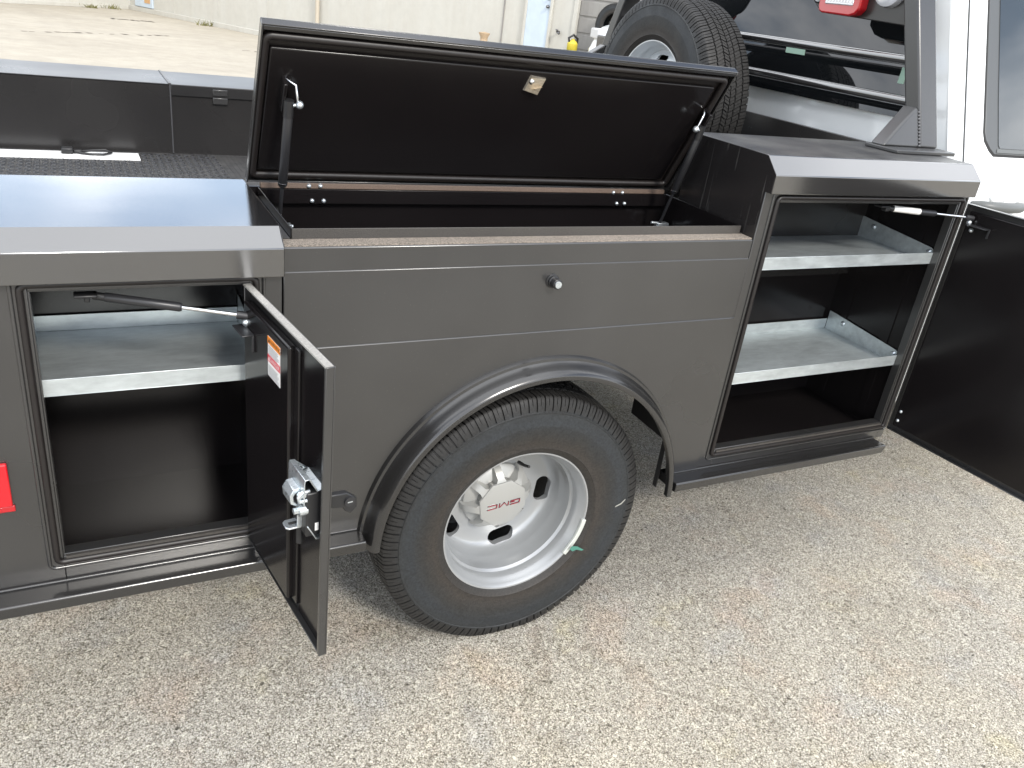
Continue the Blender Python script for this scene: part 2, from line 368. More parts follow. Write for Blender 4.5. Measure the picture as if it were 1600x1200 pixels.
M['cream'] = plain('cream_pipe_paint', (0.46, 0.41, 0.33), 0.6)
M['yellow'] = plain('yellow_plastic', (0.62, 0.50, 0.05), 0.5)
M['orange_notice'] = plain('orange_notice', (0.55, 0.33, 0.16), 0.7)
M['grass'] = plain('dry_weed', (0.16, 0.15, 0.06), 0.9)
M['alu'] = plain('white_strip_paint', (0.80, 0.80, 0.79), 0.38)

# ------------------------------------------------------------------ mesh helpers
class MB:
    def __init__(s): s.v, s.f = [], []
    def add(s, vs, fs):
        o = len(s.v); s.v += [tuple(x) for x in vs]; s.f += [tuple(i + o for i in f) for f in fs]; return s
    def box(s, x0, x1, y0, y1, z0, z1, fn=None):
        vs = [(x, y, z) for z in (z0, z1) for y in (y0, y1) for x in (x0, x1)]
        if fn: vs = [fn(*q) for q in vs]
        return s.add(vs, [(0, 2, 3, 1), (4, 5, 7, 6), (0, 1, 5, 4), (2, 6, 7, 3), (0, 4, 6, 2), (1, 3, 7, 5)])
    def prism(s, pts, dirv, close=True):
        n = len(pts); d = Vector(dirv)
        a = [Vector(q) for q in pts]; b = [q + d for q in a]
        fs = [(i, (i + 1) % n, n + (i + 1) % n, n + i) for i in range(n)]
        if close: fs += [tuple(range(n - 1, -1, -1)), tuple(range(n, 2 * n))]
        return s.add(a + b, fs)
    def tube(s, path, rad, seg=12, closed=False, cap=True):
        P = [Vector(q) for q in path]; n = len(P); rings = []
        rads = rad if isinstance(rad, (list, tuple)) else [rad] * n
        up = None
        for i in range(n):
            if closed: t = (P[(i + 1) % n] - P[i - 1])
            else: t = P[min(i + 1, n - 1)] - P[max(i - 1, 0)]
            t.normalize()
            if up is None:
                a = Vector((0, 0, 1)) if abs(t.z) < 0.9 else Vector((1, 0, 0))
                up = (a - t * a.dot(t)).normalized()
            else:
                up = (up - t * up.dot(t)).normalized()
            sd = t.cross(up)
            rings.append([P[i] + (up * math.cos(2 * math.pi * k / seg) + sd * math.sin(2 * math.pi * k / seg)) * rads[i] for k in range(seg)])
        vs = [q for r_ in rings for q in r_]; fs = []
        for i in range(n if closed else n - 1):
            j = (i + 1) % n
            for k in range(seg):
                k2 = (k + 1) % seg
                fs.append((i * seg + k, i * seg + k2, j * seg + k2, j * seg + k))
        if cap and not closed:
            fs.append(tuple(range(seg - 1, -1, -1))); fs.append(tuple((n - 1) * seg + k for k in range(seg)))
        return s.add(vs, fs)
    def lathe(s, prof, seg=64, axis='y', c=(0, 0, 0), closed=False, a0=0.0):
        vs, fs = [], []; n = len(prof)
        for k in range(seg):
            a = 2 * math.pi * k / seg + a0; ca, sa = math.cos(a), math.sin(a)
            for r_, h in prof:
                if axis == 'y': q = (r_ * ca, h, r_ * sa)
                elif axis == 'z': q = (r_ * ca, r_ * sa, h)
                else: q = (h, r_ * ca, r_ * sa)
                vs.append((q[0] + c[0], q[1] + c[1], q[2] + c[2]))
        for k in range(seg):
            k2 = (k + 1) % seg
            for i in range(n if closed else n - 1):
                j = (i + 1) % n
                fs.append((k * n + i, k * n + j, k2 * n + j, k2 * n + i))
        return s.add(vs, fs)
    def sphere(s, c, r_, seg=12, rings=8, sc=(1, 1, 1)):
        vs, fs = [], []
        for i in range(rings + 1):
            th = math.pi * i / rings
            for k in range(seg):
                ph = 2 * math.pi * k / seg
                vs.append((c[0] + r_ * sc[0] * math.sin(th) * math.cos(ph), c[1] + r_ * sc[1] * math.sin(th) * math.sin(ph), c[2] + r_ * sc[2] * math.cos(th)))
        for i in range(rings):
            for k in range(seg):
                k2 = (k + 1) % seg
                fs.append((i * seg + k, (i + 1) * seg + k, (i + 1) * seg + k2, i * seg + k2))
        return s.add(vs, fs)
    def mesh(s, name, mat, ang=32, weld=False):
        me = bpy.data.meshes.new(name); me.from_pydata(s.v, [], s.f)
        bm = bmesh.new(); bm.from_mesh(me)
        if weld: bmesh.ops.remove_doubles(bm, verts=bm.verts, dist=1e-5)
        bmesh.ops.recalc_face_normals(bm, faces=bm.faces)
        bm.to_mesh(me); bm.free()
        if mat: me.materials.append(M[mat] if isinstance(mat, str) else mat)
        me.shade_smooth(); me.set_sharp_from_angle(angle=R(ang))
        return me

ROOTLOC = {}
def link(o, parent=None):
    COL.objects.link(o)
    if parent is not None:
        o.parent = parent
        if parent.name in ROOTLOC: o.matrix_parent_inverse = Matrix.Translation(-ROOTLOC[parent.name])
    return o

def mk(name, mb, mat, parent=None, bevel=0.0, ang=32, seg=2, weld=False):
    """one mesh object in world coordinates"""
    o = bpy.data.objects.new(name, mb.mesh(name, mat, ang, weld)); link(o, parent)
    if bevel:
        b = o.modifiers.new('bevel', 'BEVEL'); b.width = bevel; b.segments = seg; b.limit_method = 'ANGLE'; b.angle_limit = R(40)
        b.harden_normals = False
    return o

def thing(name, loc, label, cat, group=None):
    o = bpy.data.objects.new(name, None); COL.objects.link(o); o.location = loc
    o.empty_display_size = 0.2
    ROOTLOC[o.name] = Vector(loc)
    o['label'] = label; o['category'] = cat
    if group: o['group'] = group
    return o

def tag(o, label, cat, group=None):
    o['label'] = label; o['category'] = cat
    if group: o['group'] = group
    return o

def struct(o): o['kind'] = 'structure'; return o

def rect_frame(mb, x0, x1, z0, z1, w, y0, y1):
    """four butted bars round a rectangle in the x-z plane (w inwards)"""
    mb.box(x0, x1, y0, y1, z1 - w, z1); mb.box(x0, x1, y0, y1, z0, z0 + w)
    mb.box(x0, x0 + w, y0, y1, z0 + w, z1 - w); mb.box(x1 - w, x1, y0, y1, z0 + w, z1 - w)
    return mb

def bolt(mb, c, n, r_=0.006, h=0.005):
    c, n = Vector(c), Vector(n).normalized()
    mb.tube([c, c + n * h * 0.35, c + n * h * 0.75, c + n * h], [r_, r_, r_ * 0.75, r_ * 0.25], 10)
    return mb

# ------------------------------------------------------------------ ground
def sheet(name, pts, z, mat):
    mb = MB(); mb.add([(x, y, z) for x, y in pts], [tuple(range(len(pts)))])
    return mk(name, mb, mat)
struct(sheet('ground', [(-600, -600), (600, -600), (600, 600), (-600, 600)], 0.0, 'asphalt'))
struct(sheet('concrete_yard', [(-60, 4.6), (60, 4.6), (60, 60), (-60, 60)], 0.004, 'concrete'))
# cracked joints in the yard
def crack(name, p0, p1, w, gaps, n=40):
    mb = MB(); p0, p1 = Vector((*p0, 0)), Vector((*p1, 0)); d = p1 - p0; t = Vector((-d.y, d.x, 0)).normalized()
    for i in range(n):
        if random.random() < gaps: continue
        a = p0 + d * (i / n); b = p0 + d * ((i + 1.0) / n)
        wa = w * random.uniform(0.3, 1.6); o = t * random.uniform(-w, w)
        q = [a - t * wa + o, b - t * wa * random.uniform(0.3, 1) + o, b + t * wa * random.uniform(0.3, 1) + o, a + t * wa + o]
        mb.add([(x.x, x.y, 0.008) for x in q], [(0, 1, 2, 3)])
    return struct(mk(name, mb, 'joint_dirt'))
crack('yard_crack', (-2.6, 16.6), (1.2, 19.2), 0.05, 0.45)
crack('yard_crack', (1.6, 15.4), (6.5, 13.6), 0.04, 0.55)
crack('yard_crack', (0.2, 22.6), (1.2, 22.9), 0.10, 0.3, 14)
crack('yard_crack', (2.45, 17.4), (3.4, 17.2), 0.05, 0.2, 12)

# loose grit on the pavement
rg = random.Random(5); gb = MB()
for _ in range(420):
    x, y = rg.uniform(-1.4, 3.2), rg.uniform(-1.2, 1.6); r_ = rg.uniform(0.0015, 0.0042); a = rg.uniform(0, 6.28)
    pts = [(x + r_ * rg.uniform(0.7, 1.5) * math.cos(a + k * 1.2566), y + r_ * rg.uniform(0.7, 1.5) * math.sin(a + k * 1.2566)) for k in range(5)]
    gb.add([(u, v, 0.0005) for u, v in pts] + [(x + (u - x) * 0.5, y + (v - y) * 0.5, r_ * 0.9) for u, v in pts], [(5, 6, 7, 8, 9)] + [(k, (k + 1) % 5, 5 + (k + 1) % 5, 5 + k) for k in range(5)])
grit = mk('loose_grit', gb, 'grit_stone'); grit['kind'] = 'stuff'

# ------------------------------------------------------------------ service truck
truck = thing('service_truck', (0.15, 1.215, 0), 'white truck with black steel service bed, open tool boxes and dual rear wheels', 'truck')
XT, XR, XF0, XF1 = -1.55, -0.504, 0.756, 1.600        # tail, rear box end, front box start and end
W = 2.43
mir = lambda mb: MB().add([(x, W - y, z) for x, y, z in mb.v], mb.f)

def arch_panel(mb, x0, x1, z0, z1, yf, t, c=(0.168, 0.41), r_=0.476, n=48):
    """flat panel with a round wheel arch cut from its lower edge"""
    h = math.sqrt(r_ * r_ - (z0 - c[1]) ** 2); a0 = math.atan2(z0 - c[1], h)
    arc = [(c[0] + r_ * math.cos(a0 + (math.pi - 2 * a0) * i / n), c[1] + r_ * math.sin(a0 + (math.pi - 2 * a0) * i / n)) for i in range(n + 1)]
    top = [(x1 + (x0 - x1) * i / n, z1) for i in range(n + 1)]
    V = []
    for (ax, az), (bx, bz) in zip(arc, top):
        V += [(ax, yf, az), (bx, yf, bz), (ax, yf + t, az), (bx, yf + t, bz)]
    F = []
    for i in range(n):
        a, b = 4 * i, 4 * i + 4
        F += [(a, b, b + 1, a + 1), (a + 2, a + 3, b + 3, b + 2), (a, a + 2, b + 2, b), (a + 1, b + 1, b + 3, a + 3)]
    mb.add(V, F)
    e = 4 * n
    # side pieces below the fan ends
    mb.add([(x1, yf, z0), (x1, yf, z1), (c[0] + h, yf, z0), (x1, yf + t, z0), (x1, yf + t, z1), (c[0] + h, yf + t, z0)],
           [(0, 1, 2), (3, 5, 4), (0, 2, 5, 3), (0, 3, 4, 1)])
    mb.add([(x0, yf, z0), (x0, yf, z1), (c[0] - h, yf, z0), (x0, yf + t, z0), (x0, yf + t, z1), (c[0] - h, yf + t, z0)],
           [(0, 2, 1), (3, 4, 5), (0, 3, 5, 2), (0, 1, 4, 3)])
    return mb

def side_skins(mirror=False):
    f = (lambda q: mir(q)) if mirror else (lambda q: q)
    # lower fender skin, middle panel and top rail, each lapped a little over the one above
    mk('fender_panel', f(arch_panel(MB(), XR + 0.002, XF0 - 0.002, 0.44, 0.9705, -0.006, 0.008)), 'paint', truck, weld=True, bevel=0.002)
    mk('side_panel', f(MB().box(XR + 0.002, XF0 - 0.002, -0.003, 0.004, 0.966, 1.1435)), 'paint', truck, bevel=0.002)
    mk('top_rail', f(MB().box(XR + 0.002, XF0 - 0.002, -0.0005, 0.046, 1.139, 1.195)), 'paint', truck, bevel=0.003)
side_skins(); side_skins(True)

def cap_profile(x0, x1, zt, zc, zb, yi, extra=0.0):
    """top, chamfer and fascia of a box, bent from one sheet"""
    t = 0.004
    out = [(yi, zt), (0.022, zt), (-0.022, zc), (-0.022, zb), (-0.001, zb)]
    inn = [(-0.001, zb + t), (-0.022 + t, zb + t), (-0.022 + t, zc - t * 0.4), (0.022 + t * 0.4, zt - t), (yi, zt - t)]
    return [(x0, y, z) for y, z in out + inn], (x1 - x0, 0, 0)

# rear box -----------------------------------------------------
def rear_box(mirror=False):
    f = (lambda q: mir(q)) if mirror else (lambda q: q)
    zt, zc, zb, yi = 1.2335, 1.1996, 1.140, 0.42
    p, d = cap_profile(XT, XR, zt, zc, zb, yi)
    mk('rear_box_top', f(MB().prism(p, d)), 'paint_far' if mirror else 'paint_top', truck, bevel=0.0025)
    mb = MB()
    mb.box(XT, -0.958, 0, 0.006, 0.462, 1.165); mb.box(-0.568, XR, 0, 0.006, 0.462, 1.165)
    mb.box(-0.958, -0.568, 0, 0.006, 1.1216, 1.165); mb.box(-0.958, -0.568, 0, 0.006, 0.462, 0.528)
    mk('rear_box_face', f(mb), 'paint', truck, bevel=0.0015)
    mb = MB()
    mb.box(-1.02, -0.508, 0.368, 0.372, 0.470, 1.215); mb.box(-1.02, -1.016, 0.007, 0.368, 0.470, 1.215)
    mb.box(-0.530, -0.526, 0.007, 0.368, 0.470, 1.215); mb.box(-1.016, -0.530, 0.007, 0.368, 0.468, 0.472)
    mb.box(-1.016, -0.530, 0.007, 0.368, 1.195, 1.199)
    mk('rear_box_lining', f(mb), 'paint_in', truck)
    mk('rear_box_wall', f(MB().box(XT, XR, yi - 0.003, yi, 0.955, zt - 0.005)), 'paint_dark', truck)
    pr = [(yi - 0.004, 0.955), (yi - 0.004, zt - 0.001), (0.0225, zt - 0.001), (-0.0212, zc), (-0.0212, zb + 0.001), (0.008, zb + 0.001), (0.008, 0.50), (0.19, 0.50), (0.19, 0.955)]
    mk('rear_box_end', f(MB().prism([(XR + 0.0006, y, z) for y, z in pr], (-0.004, 0, 0))), 'paint_dark', truck)
    mk('rear_box_end', f(MB().prism([(XT - 0.0006, y, z) for y, z in pr], (0.004, 0, 0))), 'paint_dark', truck)
rear_box(); rear_box(True)

# front box ----------------------------------------------------
def front_box(mirror=False):
    f = (lambda q: mir(q)) if mirror else (lambda q: q)
    zt, zc, zb, yi = 1.4164, 1.3734, 1.3237, 0.345
    p, d = cap_profile(XF0, XF1, zt, zc, zb, 0.03)
    mk('front_box_fascia', f(MB().prism(p, d)), 'paint_top', truck, bevel=0.0025)
    mk('front_box_top', f(MB().box(XF0, XF1, 0.030, yi, zt - 0.006, zt + 0.0005)), 'grain_top', truck, bevel=0.002)
    mb = MB()
    mb.box(XF0, 0.8156, 0, 0.006, 0.462, 1.330); mb.box(1.5707, XF1, 0, 0.006, 0.462, 1.330)
    mb.box(0.8156, 1.5707, 0, 0.006, 1.2994, 1.330); mb.box(0.8156, 1.5707, 0, 0.006, 0.462, 0.5208)
    mk('front_box_face', f(mb), 'paint', truck, bevel=0.0015)
    pr = [(0.345, 0.955), (0.345, zt - 0.001), (0.0225, zt - 0.001), (-0.0212, zc), (-0.0212, zb + 0.001), (0.004, zb + 0.001), (0.008, 0.56), (0.19, 0.56), (0.19, 0.955)]
    mk('front_box_end', f(MB().prism([(XF1 + 0.0006, y, z) for y, z in pr], (-0.004, 0, 0))), 'paint_dark', truck)
    mk('front_box_end', f(MB().prism([(XF0 - 0.0006, y, z) for y, z in pr], (0.004, 0, 0))), 'paint_streak', truck)
    mk('front_box_inner_wall', f(MB().box(XF0, XF1, yi - 0.003, yi, 0.955, zt - 0.006)), 'paint_dark', truck)
    mb = MB()
    mb.box(0.79, 1.60, 0.3715, 0.3755, 0.478, 1.36); mb.box(0.79, 0.794, 0.007, 0.372, 0.478, 1.36)
    mb.box(1.590, 1.594, 0.007, 0.372, 0.478, 1.36); mb.box(0.794, 1.590, 0.007, 0.372, 0.476, 0.480)
    mb.box(0.794, 1.590, 0.007, 0.34, 1.355, 1.359)
    # pressed ribs on the right side wall that carry the shelves
    for y in (0.095, 0.285):
        mb.box(1.586, 1.590, y, y + 0.028, 0.50, 1.34)
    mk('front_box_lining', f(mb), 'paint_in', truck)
    pass
front_box(); front_box(True)
mk('mud_plate', MB().box(0.618, 0.622, 0.02, 0.19, 0.580, 0.90).box(0.618, 0.622, 0.004, 0.02, 0.42, 0.90), 'frame_dark', truck)

# door frame returns and rubber seals
def opening_trim(x0, x1, z0, z1):
    mk('door_frame_return', rect_frame(MB(), x0 - 0.0005, x1 + 0.0005, z0 - 0.0005, z1 + 0.0005, 0.004, 0.004, 0.032), 'paint', truck, bevel=0.0012)
    w = 0.014
    a, b, c_, d = x0 - 0.012, x1 + 0.012, z0 - 0.012, z1 + 0.012
    q = []
    rr = 0.012
    for cx, cz, a0 in ((b - rr, c_ + rr, -90), (b - rr, d - rr, 0), (a + rr, d - rr, 90), (a + rr, c_ + rr, 180)):
        for k in range(5):
            t = R(a0 + 90 * k / 4); q.append((cx + rr * math.cos(t), -0.002, cz + rr * math.sin(t)))
    mk('door_seal', MB().tube(q, 0.0068, 10, closed=True), 'rubber', truck, ang=60)
    q2 = [(x + (0.015 if x > (a + b) / 2 else -0.015), -0.0005, z + (0.015 if z > (c_ + d) / 2 else -0.015)) for x, y, z in q]
    mk('door_rain_lip', MB().tube(q2, 0.004, 8, closed=True), 'paint', truck, ang=60)
opening_trim(-0.958, -0.568, 0.528, 1.1216)
opening_trim(0.8156, 1.5707, 0.5208, 1.2994)
mk('dusty_sill', MB().box(-0.953, -0.573, -0.004, 0.034, 0.5235, 0.5300), 'paint_dusty', truck)
mk('dusty_sill', MB().box(0.8206, 1.566, -0.004, 0.034, 0.5165, 0.5228), 'paint_dusty', truck)

# lower sills
def sill(x0, x1, cut0=0.0, cut1=0.0):
    pr = [(-0.002, 0.4655), (-0.057, 0.4665), (-0.060, 0.4625), (-0.058, 0.437), (-0.045, 0.434), (0.03, 0.434), (0.03, 0.4655)]
    n = len(pr)
    a = [(x0 + cut0 * (0 if z > 0.45 else 1), y, z) for y, z in pr]; b = [(x1 - cut1 * (0 if z > 0.45 else 1), y, z) for y, z in pr]
    return MB().add(a + b, [(i, (i + 1) % n, n + (i + 1) % n, n + i) for i in range(n)] + [tuple(range(n)), tuple(range(n, 2 * n))])
for f in ((lambda q: q), mir):
    mk('sill', f(sill(XT, -0.312)), 'paint_flare', truck, bevel=0.002)
    for a_, b_ in ((XT, -0.32), (0.66, 1.55)):
        mk('sill_joint_glint', f(MB().tube([(a_, -0.0035, 0.4675), (b_, -0.0035, 0.4675)], 0.0036, 8)), 'paint_flare', truck, ang=60)  # thin tube added along the sill joint to catch highlights
    mk('sill', f(sill(0.640, 1.553, 0, 0.010)), 'paint_flare', truck, bevel=0.002)

# wheel-arch flare
def flare():
    mb = MB(); cx, cz = 0.168, 0.41
    prof = [(0.493, -0.004), (0.4910, -0.0105), (0.4880, -0.0165), (0.4810, -0.0180), (0.4765, -0.0240), (0.4735, -0.0340), (0.4705, -0.0450), (0.4660, -0.0540),
            (0.4595, -0.0600), (0.4560, -0.0612), (0.4460, -0.0605), (0.4445, -0.0590), (0.4450, -0.044), (0.4480, -0.044), (0.4560, -0.050), (0.478, -0.020), (0.484, -0.004)]
    n = 96; m = len(prof); V, F = [], []
    a0, a1 = 2.0, 178.0
    for i in range(n + 1):
        a = R(a0 + (a1 - a0) * i / n)
        for r_, y in prof:
            V.append((cx + r_ * math.cos(a), y, cz + r_ * math.sin(a)))
    for i in range(n):
        for j in range(m):
            k = (j + 1) % m
            F.append((i * m + j, i * m + k, (i + 1) * m + k, (i + 1) * m + j))
    F += [tuple(range(m)), tuple(n * m + j for j in range(m))]
    mb.add(V, F); return mb
mk('fender_flare', flare(), 'paint_flare', truck, ang=24)
mk('fender_flare', mir(flare()), 'paint_flare', truck, ang=24)

# centre tool box ----------------------------------------------
mk('ledge', MB().box(XR + 0.004, XF0 - 0.004, 0.004, 0.0465, 1.195, 1.1985), 'paint_grit', truck)
mk('box_lip', MB().box(-0.474, 0.745, 0.0475, 0.0505, 1.12, 1.2200), 'paint_dusty', truck, bevel=0.0008)
mk('box_lip', MB().box(0.742, 0.745, 0.0510, 0.392, 1.12, 1.2200), 'paint_in', truck, bevel=0.0008)
mk('box_lip', MB().box(-0.476, -0.4735, 0.0510, 0.392, 1.12, 1.2215), 'paint_in', truck, bevel=0.0008)
mk('box_lip', MB().box(-0.4730, 0.7415, 0.388, 0.392, 1.184, 1.2195), 'paint_in', truck, bevel=0.0008)
mk('side_ledge', MB().box(-0.50, -0.477, 0.05, 0.40, 1.196, 1.199), 'paint_dusty', truck)
mk('side_ledge', MB().box(0.746, 0.7555, 0.05, 0.36, 1.196, 1.199), 'paint_dusty', truck)
mb = MB(); mb.box(-0.500, 0.750, 0.408, 0.412, 0.965, 1.22); mb.box(-0.500, 0.750, 0.052, 0.408, 0.960, 0.964)
mb.box(-0.4785, -0.4765, 0.052, 0.408, 0.964, 1.195); mb.box(0.7455, 0.7475, 0.052, 0.408, 0.964, 1.195); mb.box(-0.47, 0.74, 0.0515, 0.0535, 0.964, 1.12)
mk('centre_box_lining', mb, 'paint_in', truck)
mk('centre_box_wall', MB().box(XR + 0.002, XF0 - 0.002, 0.4165, 0.4195, 0.955, 1.218), 'paint_dark', truck)
mk('hinge_strip', MB().box(-0.470, 0.735, 0.3925, 0.4075, 1.2195, 1.2330), 'rust_strip', truck, bevel=0.002)
for x, z in ((-0.354, 1.2266), (-0.3256, 1.227), (-0.347, 1.187), (-0.318, 1.187), (0.547, 1.2225), (0.579, 1.2225), (0.562, 1.184), (0.590, 1.184)):
    z2 = z if z > 1.2 else 1.191
    mk('hinge_bolt', bolt(MB(), (x, 0.3925 if z > 1.2 else 0.388, z2), (0, -1, 0.25), 0.0058, 0.006), 'bright_zinc', truck)

# lid ----------------------------------------------------------
H0 = Vector((0, 0.4077, 1.2374)); T = Vector((0, -0.4754, 0.8798)); N = Vector((0, -0.8798, -0.4754))
def LD(x, t, n): q = H0 + T * (t + 0.004) + N * (n + 0.020); return (x, q.y, q.z)
X0, X1, TL = -0.503, 0.741, 0.416
mb = MB()
mb.box(X0, X1, 0.0, TL, -0.022, -0.0185, LD)
mb.box(X0, X1, TL - 0.004, TL, -0.0185, 0.0, LD); mb.box(X0, X1, 0.0, 0.004, -0.0185, -0.006, LD)
mb.box(X0, X0 + 0.004, 0.004, TL - 0.004, -0.0185, 0.0, LD); mb.box(X1 - 0.004, X1, 0.004, TL - 0.004, -0.0185, 0.0, LD)
mb.box(X0 + 0.004, X1 - 0.004, TL - 0.014, TL - 0.004, -0.003, 0.0, LD)
lid = mk('lid', mb, 'paint_flare', truck, bevel=0.0025)
mb = MB(); px0, px1, pt0, pt1 = -0.481, 0.700, 0.036, 0.360
mb.box(px0, px1, pt0, pt1, -0.0165, -0.007, LD)
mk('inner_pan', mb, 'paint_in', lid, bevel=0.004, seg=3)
mk('seal_channel', MB().box(X0 + 0.005, X1 - 0.005, 0.005, TL - 0.015, -0.0184, -0.0170, LD), 'rubber', lid)
q = []
sx0, sx1, st0, st1, rr = -0.4915, 0.722, 0.021, 0.386, 0.012
for cx, ct, a0 in ((sx1 - rr, st0 + rr, -90), (sx1 - rr, st1 - rr, 0), (sx0 + rr, st1 - rr, 90), (sx0 + rr, st0 + rr, 180)):
    for k in range(5):
        a = R(a0 + 22.5 * k); q.append(LD(cx + rr * math.cos(a), ct + rr * math.sin(a), -0.0085))
mk('lid_seal', MB().tube(q, 0.0088, 12, closed=True), 'rubber', lid, ang=60)
# striker plate: bright crumpled-looking zinc bracket
mb = MB(); cx, ct = 0.152, 0.327
mb.add([LD(cx - 0.024, ct - 0.020, -0.007), LD(cx + 0.016, ct - 0.026, -0.007), LD(cx + 0.026, ct + 0.018, -0.007), LD(cx - 0.018, ct + 0.022, -0.007),
        LD(cx - 0.022, ct - 0.018, -0.002), LD(cx + 0.014, ct - 0.024, 0.004), LD(cx + 0.024, ct + 0.018, -0.001), LD(cx - 0.016, ct + 0.020, -0.001)],
       [(0, 1, 2, 3), (4, 7, 6, 5), (0, 4, 5, 1), (1, 5, 6, 2), (2, 6, 7, 3), (3, 7, 4, 0)])
mb.add([LD(cx - 0.006, ct - 0.014, 0.0), LD(cx + 0.020, ct - 0.004, 0.0), LD(cx + 0.016, ct + 0.004, 0.012), LD(cx - 0.008, ct - 0.006, 0.010)], [(0, 1, 2, 3)])
sp = mk('striker_plate', mb, 'brass_zinc', lid)
mk('striker_bolt', bolt(MB(), LD(cx - 0.012, ct + 0.008, -0.001), N, 0.007, 0.006), 'chrome', lid)

# gas struts of the lid
def lid_strut(x, s):
    top = Vector(LD(x, 0.247, 0.030)); bot = Vector((x, 0.345, 1.135))
    d = (bot - top); L = d.length; d.normalize()
    cyl = MB().tube([top + d * 0.012, top + d * 0.016, top + d * L * 0.62, top + d * (L * 0.62 + 0.004)], [0.008, 0.0105, 0.0105, 0.008], 14)
    o = mk('gas_strut', cyl, 'strut_black', truck, ang=50)
    mk('strut_rod', MB().tube([top + d * L * 0.62, bot], 0.0045, 10), 'strut_black', o, ang=50)
    mk('strut_end', MB().tube([top + Vector((0, 0, 0.012)), top + d * 0.026], 0.0115, 12), 'black_plastic', o, ang=50)
    c0 = top + d * (L * 0.60)
    mk('strut_ring', MB().tube([c0, c0 + d * 0.003], 0.0112, 14), 'chrome', o)
    mk('ball_stud', MB().sphere(top + Vector((s * 0.022, -0.004, 0.004)), 0.009).tube([top, top + Vector((s * 0.022, -0.004, 0.004))], 0.004, 8), 'bright_zinc', o, ang=60)
    # wire bracket on the lid
    a = Vector(LD(x - s * 0.006, 0.290, -0.006)); b = Vector(LD(x + s * 0.012, 0.292, 0.020))
    mk('strut_bracket', MB().box(x - 0.004 - s * 0.010, x + 0.004 - s * 0.010, 0.225, 0.295, -0.008, 0.024, LD), 'paint_in', o, bevel=0.002)
    mk('bracket_wire', MB().tube([a, b, top + Vector((s * 0.018, -0.004, 0.008))], 0.0028, 8), 'chrome', o, ang=60)
    mk('strut_foot', MB().box(x - 0.008, x + 0.03, 0.335, 0.358, 1.118, 1.145).tube([bot + Vector((-0.03, 0, 0.01)), bot + Vector((0.034, 0, 0.004))], 0.0045, 8).sphere(bot, 0.010), 'bright_zinc', o, bevel=0.001)
lid_strut(-0.437, 1)
lid_strut(0.700, -1)

# lock knob on the side panel
kb = Vector((0.1387, -0.003, 1.1018))
mk('lock_knob', MB().lathe([(0.0, -0.030), (0.010, -0.030), (0.0125, -0.028), (0.0125, -0.012), (0.0145, -0.010), (0.0145, -0.004), (0.018, -0.003), (0.018, 0.0)], 20, 'y', kb), 'black_plastic', truck)
mk('lock_core', MB().lathe([(0.0, -0.0325), (0.0085, -0.0325), (0.009, -0.030)], 18, 'y', kb), 'bright_zinc', truck)

# shelves ------------------------------------------------------
def shelf(x0, x1, z, side_left=True):
    t = 0.0018; y0, y1 = 0.028, 0.362
    mb = MB()
    mb.box(x0, x1, y0, y1, z, z + t); mb.box(x0, x1, y0, y0 + t, z + t, z + 0.037); mb.box(x0 + 0.002, x1 - 0.002, y1 - t, y1, z + t, z + 0.040)
    for xs in (x0, x1 - t):
        mb.prism([(xs, y0 + 0.004, z + t), (xs, y1 - 0.003, z + t), (xs, y1 - 0.003, z + 0.072), (xs, y1 - 0.022, z + 0.072), (xs, y0 + 0.022, z + 0.047), (xs, y0 + 0.004, z + 0.037)], (t, 0, 0))
    s = mk('shelf', mb, 'zinc', truck, bevel=0.0008)
    for xs, d in ((x0 + t, 1), (x1 - t, -1)):
        for y, zz_ in ((y0 + 0.026, z + 0.032), (y1 - 0.075, z + 0.048)):
            mk('shelf_bolt', bolt(MB(), (xs, y, zz_), (d, 0, 0), 0.009, 0.007), 'bright_zinc', s)
    return s
shelf(0.797, 1.5835, 1.0955)
shelf(0.797, 1.5835, 0.7330)
shelf(-1.013, -0.5325, 0.8915)

# rear cabinet door -------------------------------------------
HD, ED = Vector((-0.5653, 0.0, 0)), Vector((-0.5067, -0.4179, 0))
DW = (ED - HD).length; dd = (ED - HD).normalized(); nn = Vector((dd.y, -dd.x, 0))
if nn.x > 0: nn = -nn
def LC(a, n, z): q = HD + dd * a + nn * n; return (q.x, q.y, z)
def bx(mb, a0, a1, n0, n1, z0, z1): return mb.box(a0, a1, n0, n1, z0, z1, LC)
ZB, ZT = 0.494, 1.1225
mb = MB()
bx(mb, 0, DW, 0, 0.003, ZB, ZT); bx(mb, DW - 0.003, DW, 0.003, 0.0175, ZB, ZT); bx(mb, 0, 0.003, 0.003, 0.0155, ZB, ZT)
bx(mb, 0.003, DW - 0.003, 0.003, 0.0155, ZB, ZB + 0.003)
bx(mb, DW - 0.009, DW - 0.003, 0.0150, 0.0175, ZB + 0.003, ZT - 0.003)
cdoor = mk('rear_cabinet_door', mb, 'paint', truck, bevel=0.0012)
cdoor['label'] = 'narrow rear cabinet door swung open with latch on its inside'
mk('top_flange', bx(MB(), 0.003, DW - 0.003, 0.003, 0.0175, ZT - 0.003, ZT + 0.0004), 'dusty_edge', cdoor)
mb = MB(); bx(mb, 0.012, 0.262, 0.0035, 0.021, ZB + 0.022, ZT - 0.030)
mk('inner_pan', mb, 'paint_in', cdoor, bevel=0.005, seg=3)
mb = MB(); bx(mb, 0.262, 0.285, 0.0032, 0.010, ZB + 0.022, ZT - 0.030)
mk('pan_flange', mb, 'paint_in', cdoor, bevel=0.002)
mb = MB(); bx(mb, 0.285, DW - 0.004, 0.0031, 0.0045, ZB + 0.004, ZT - 0.004)
mk('skin_back', mb, 'paint_in', cdoor)
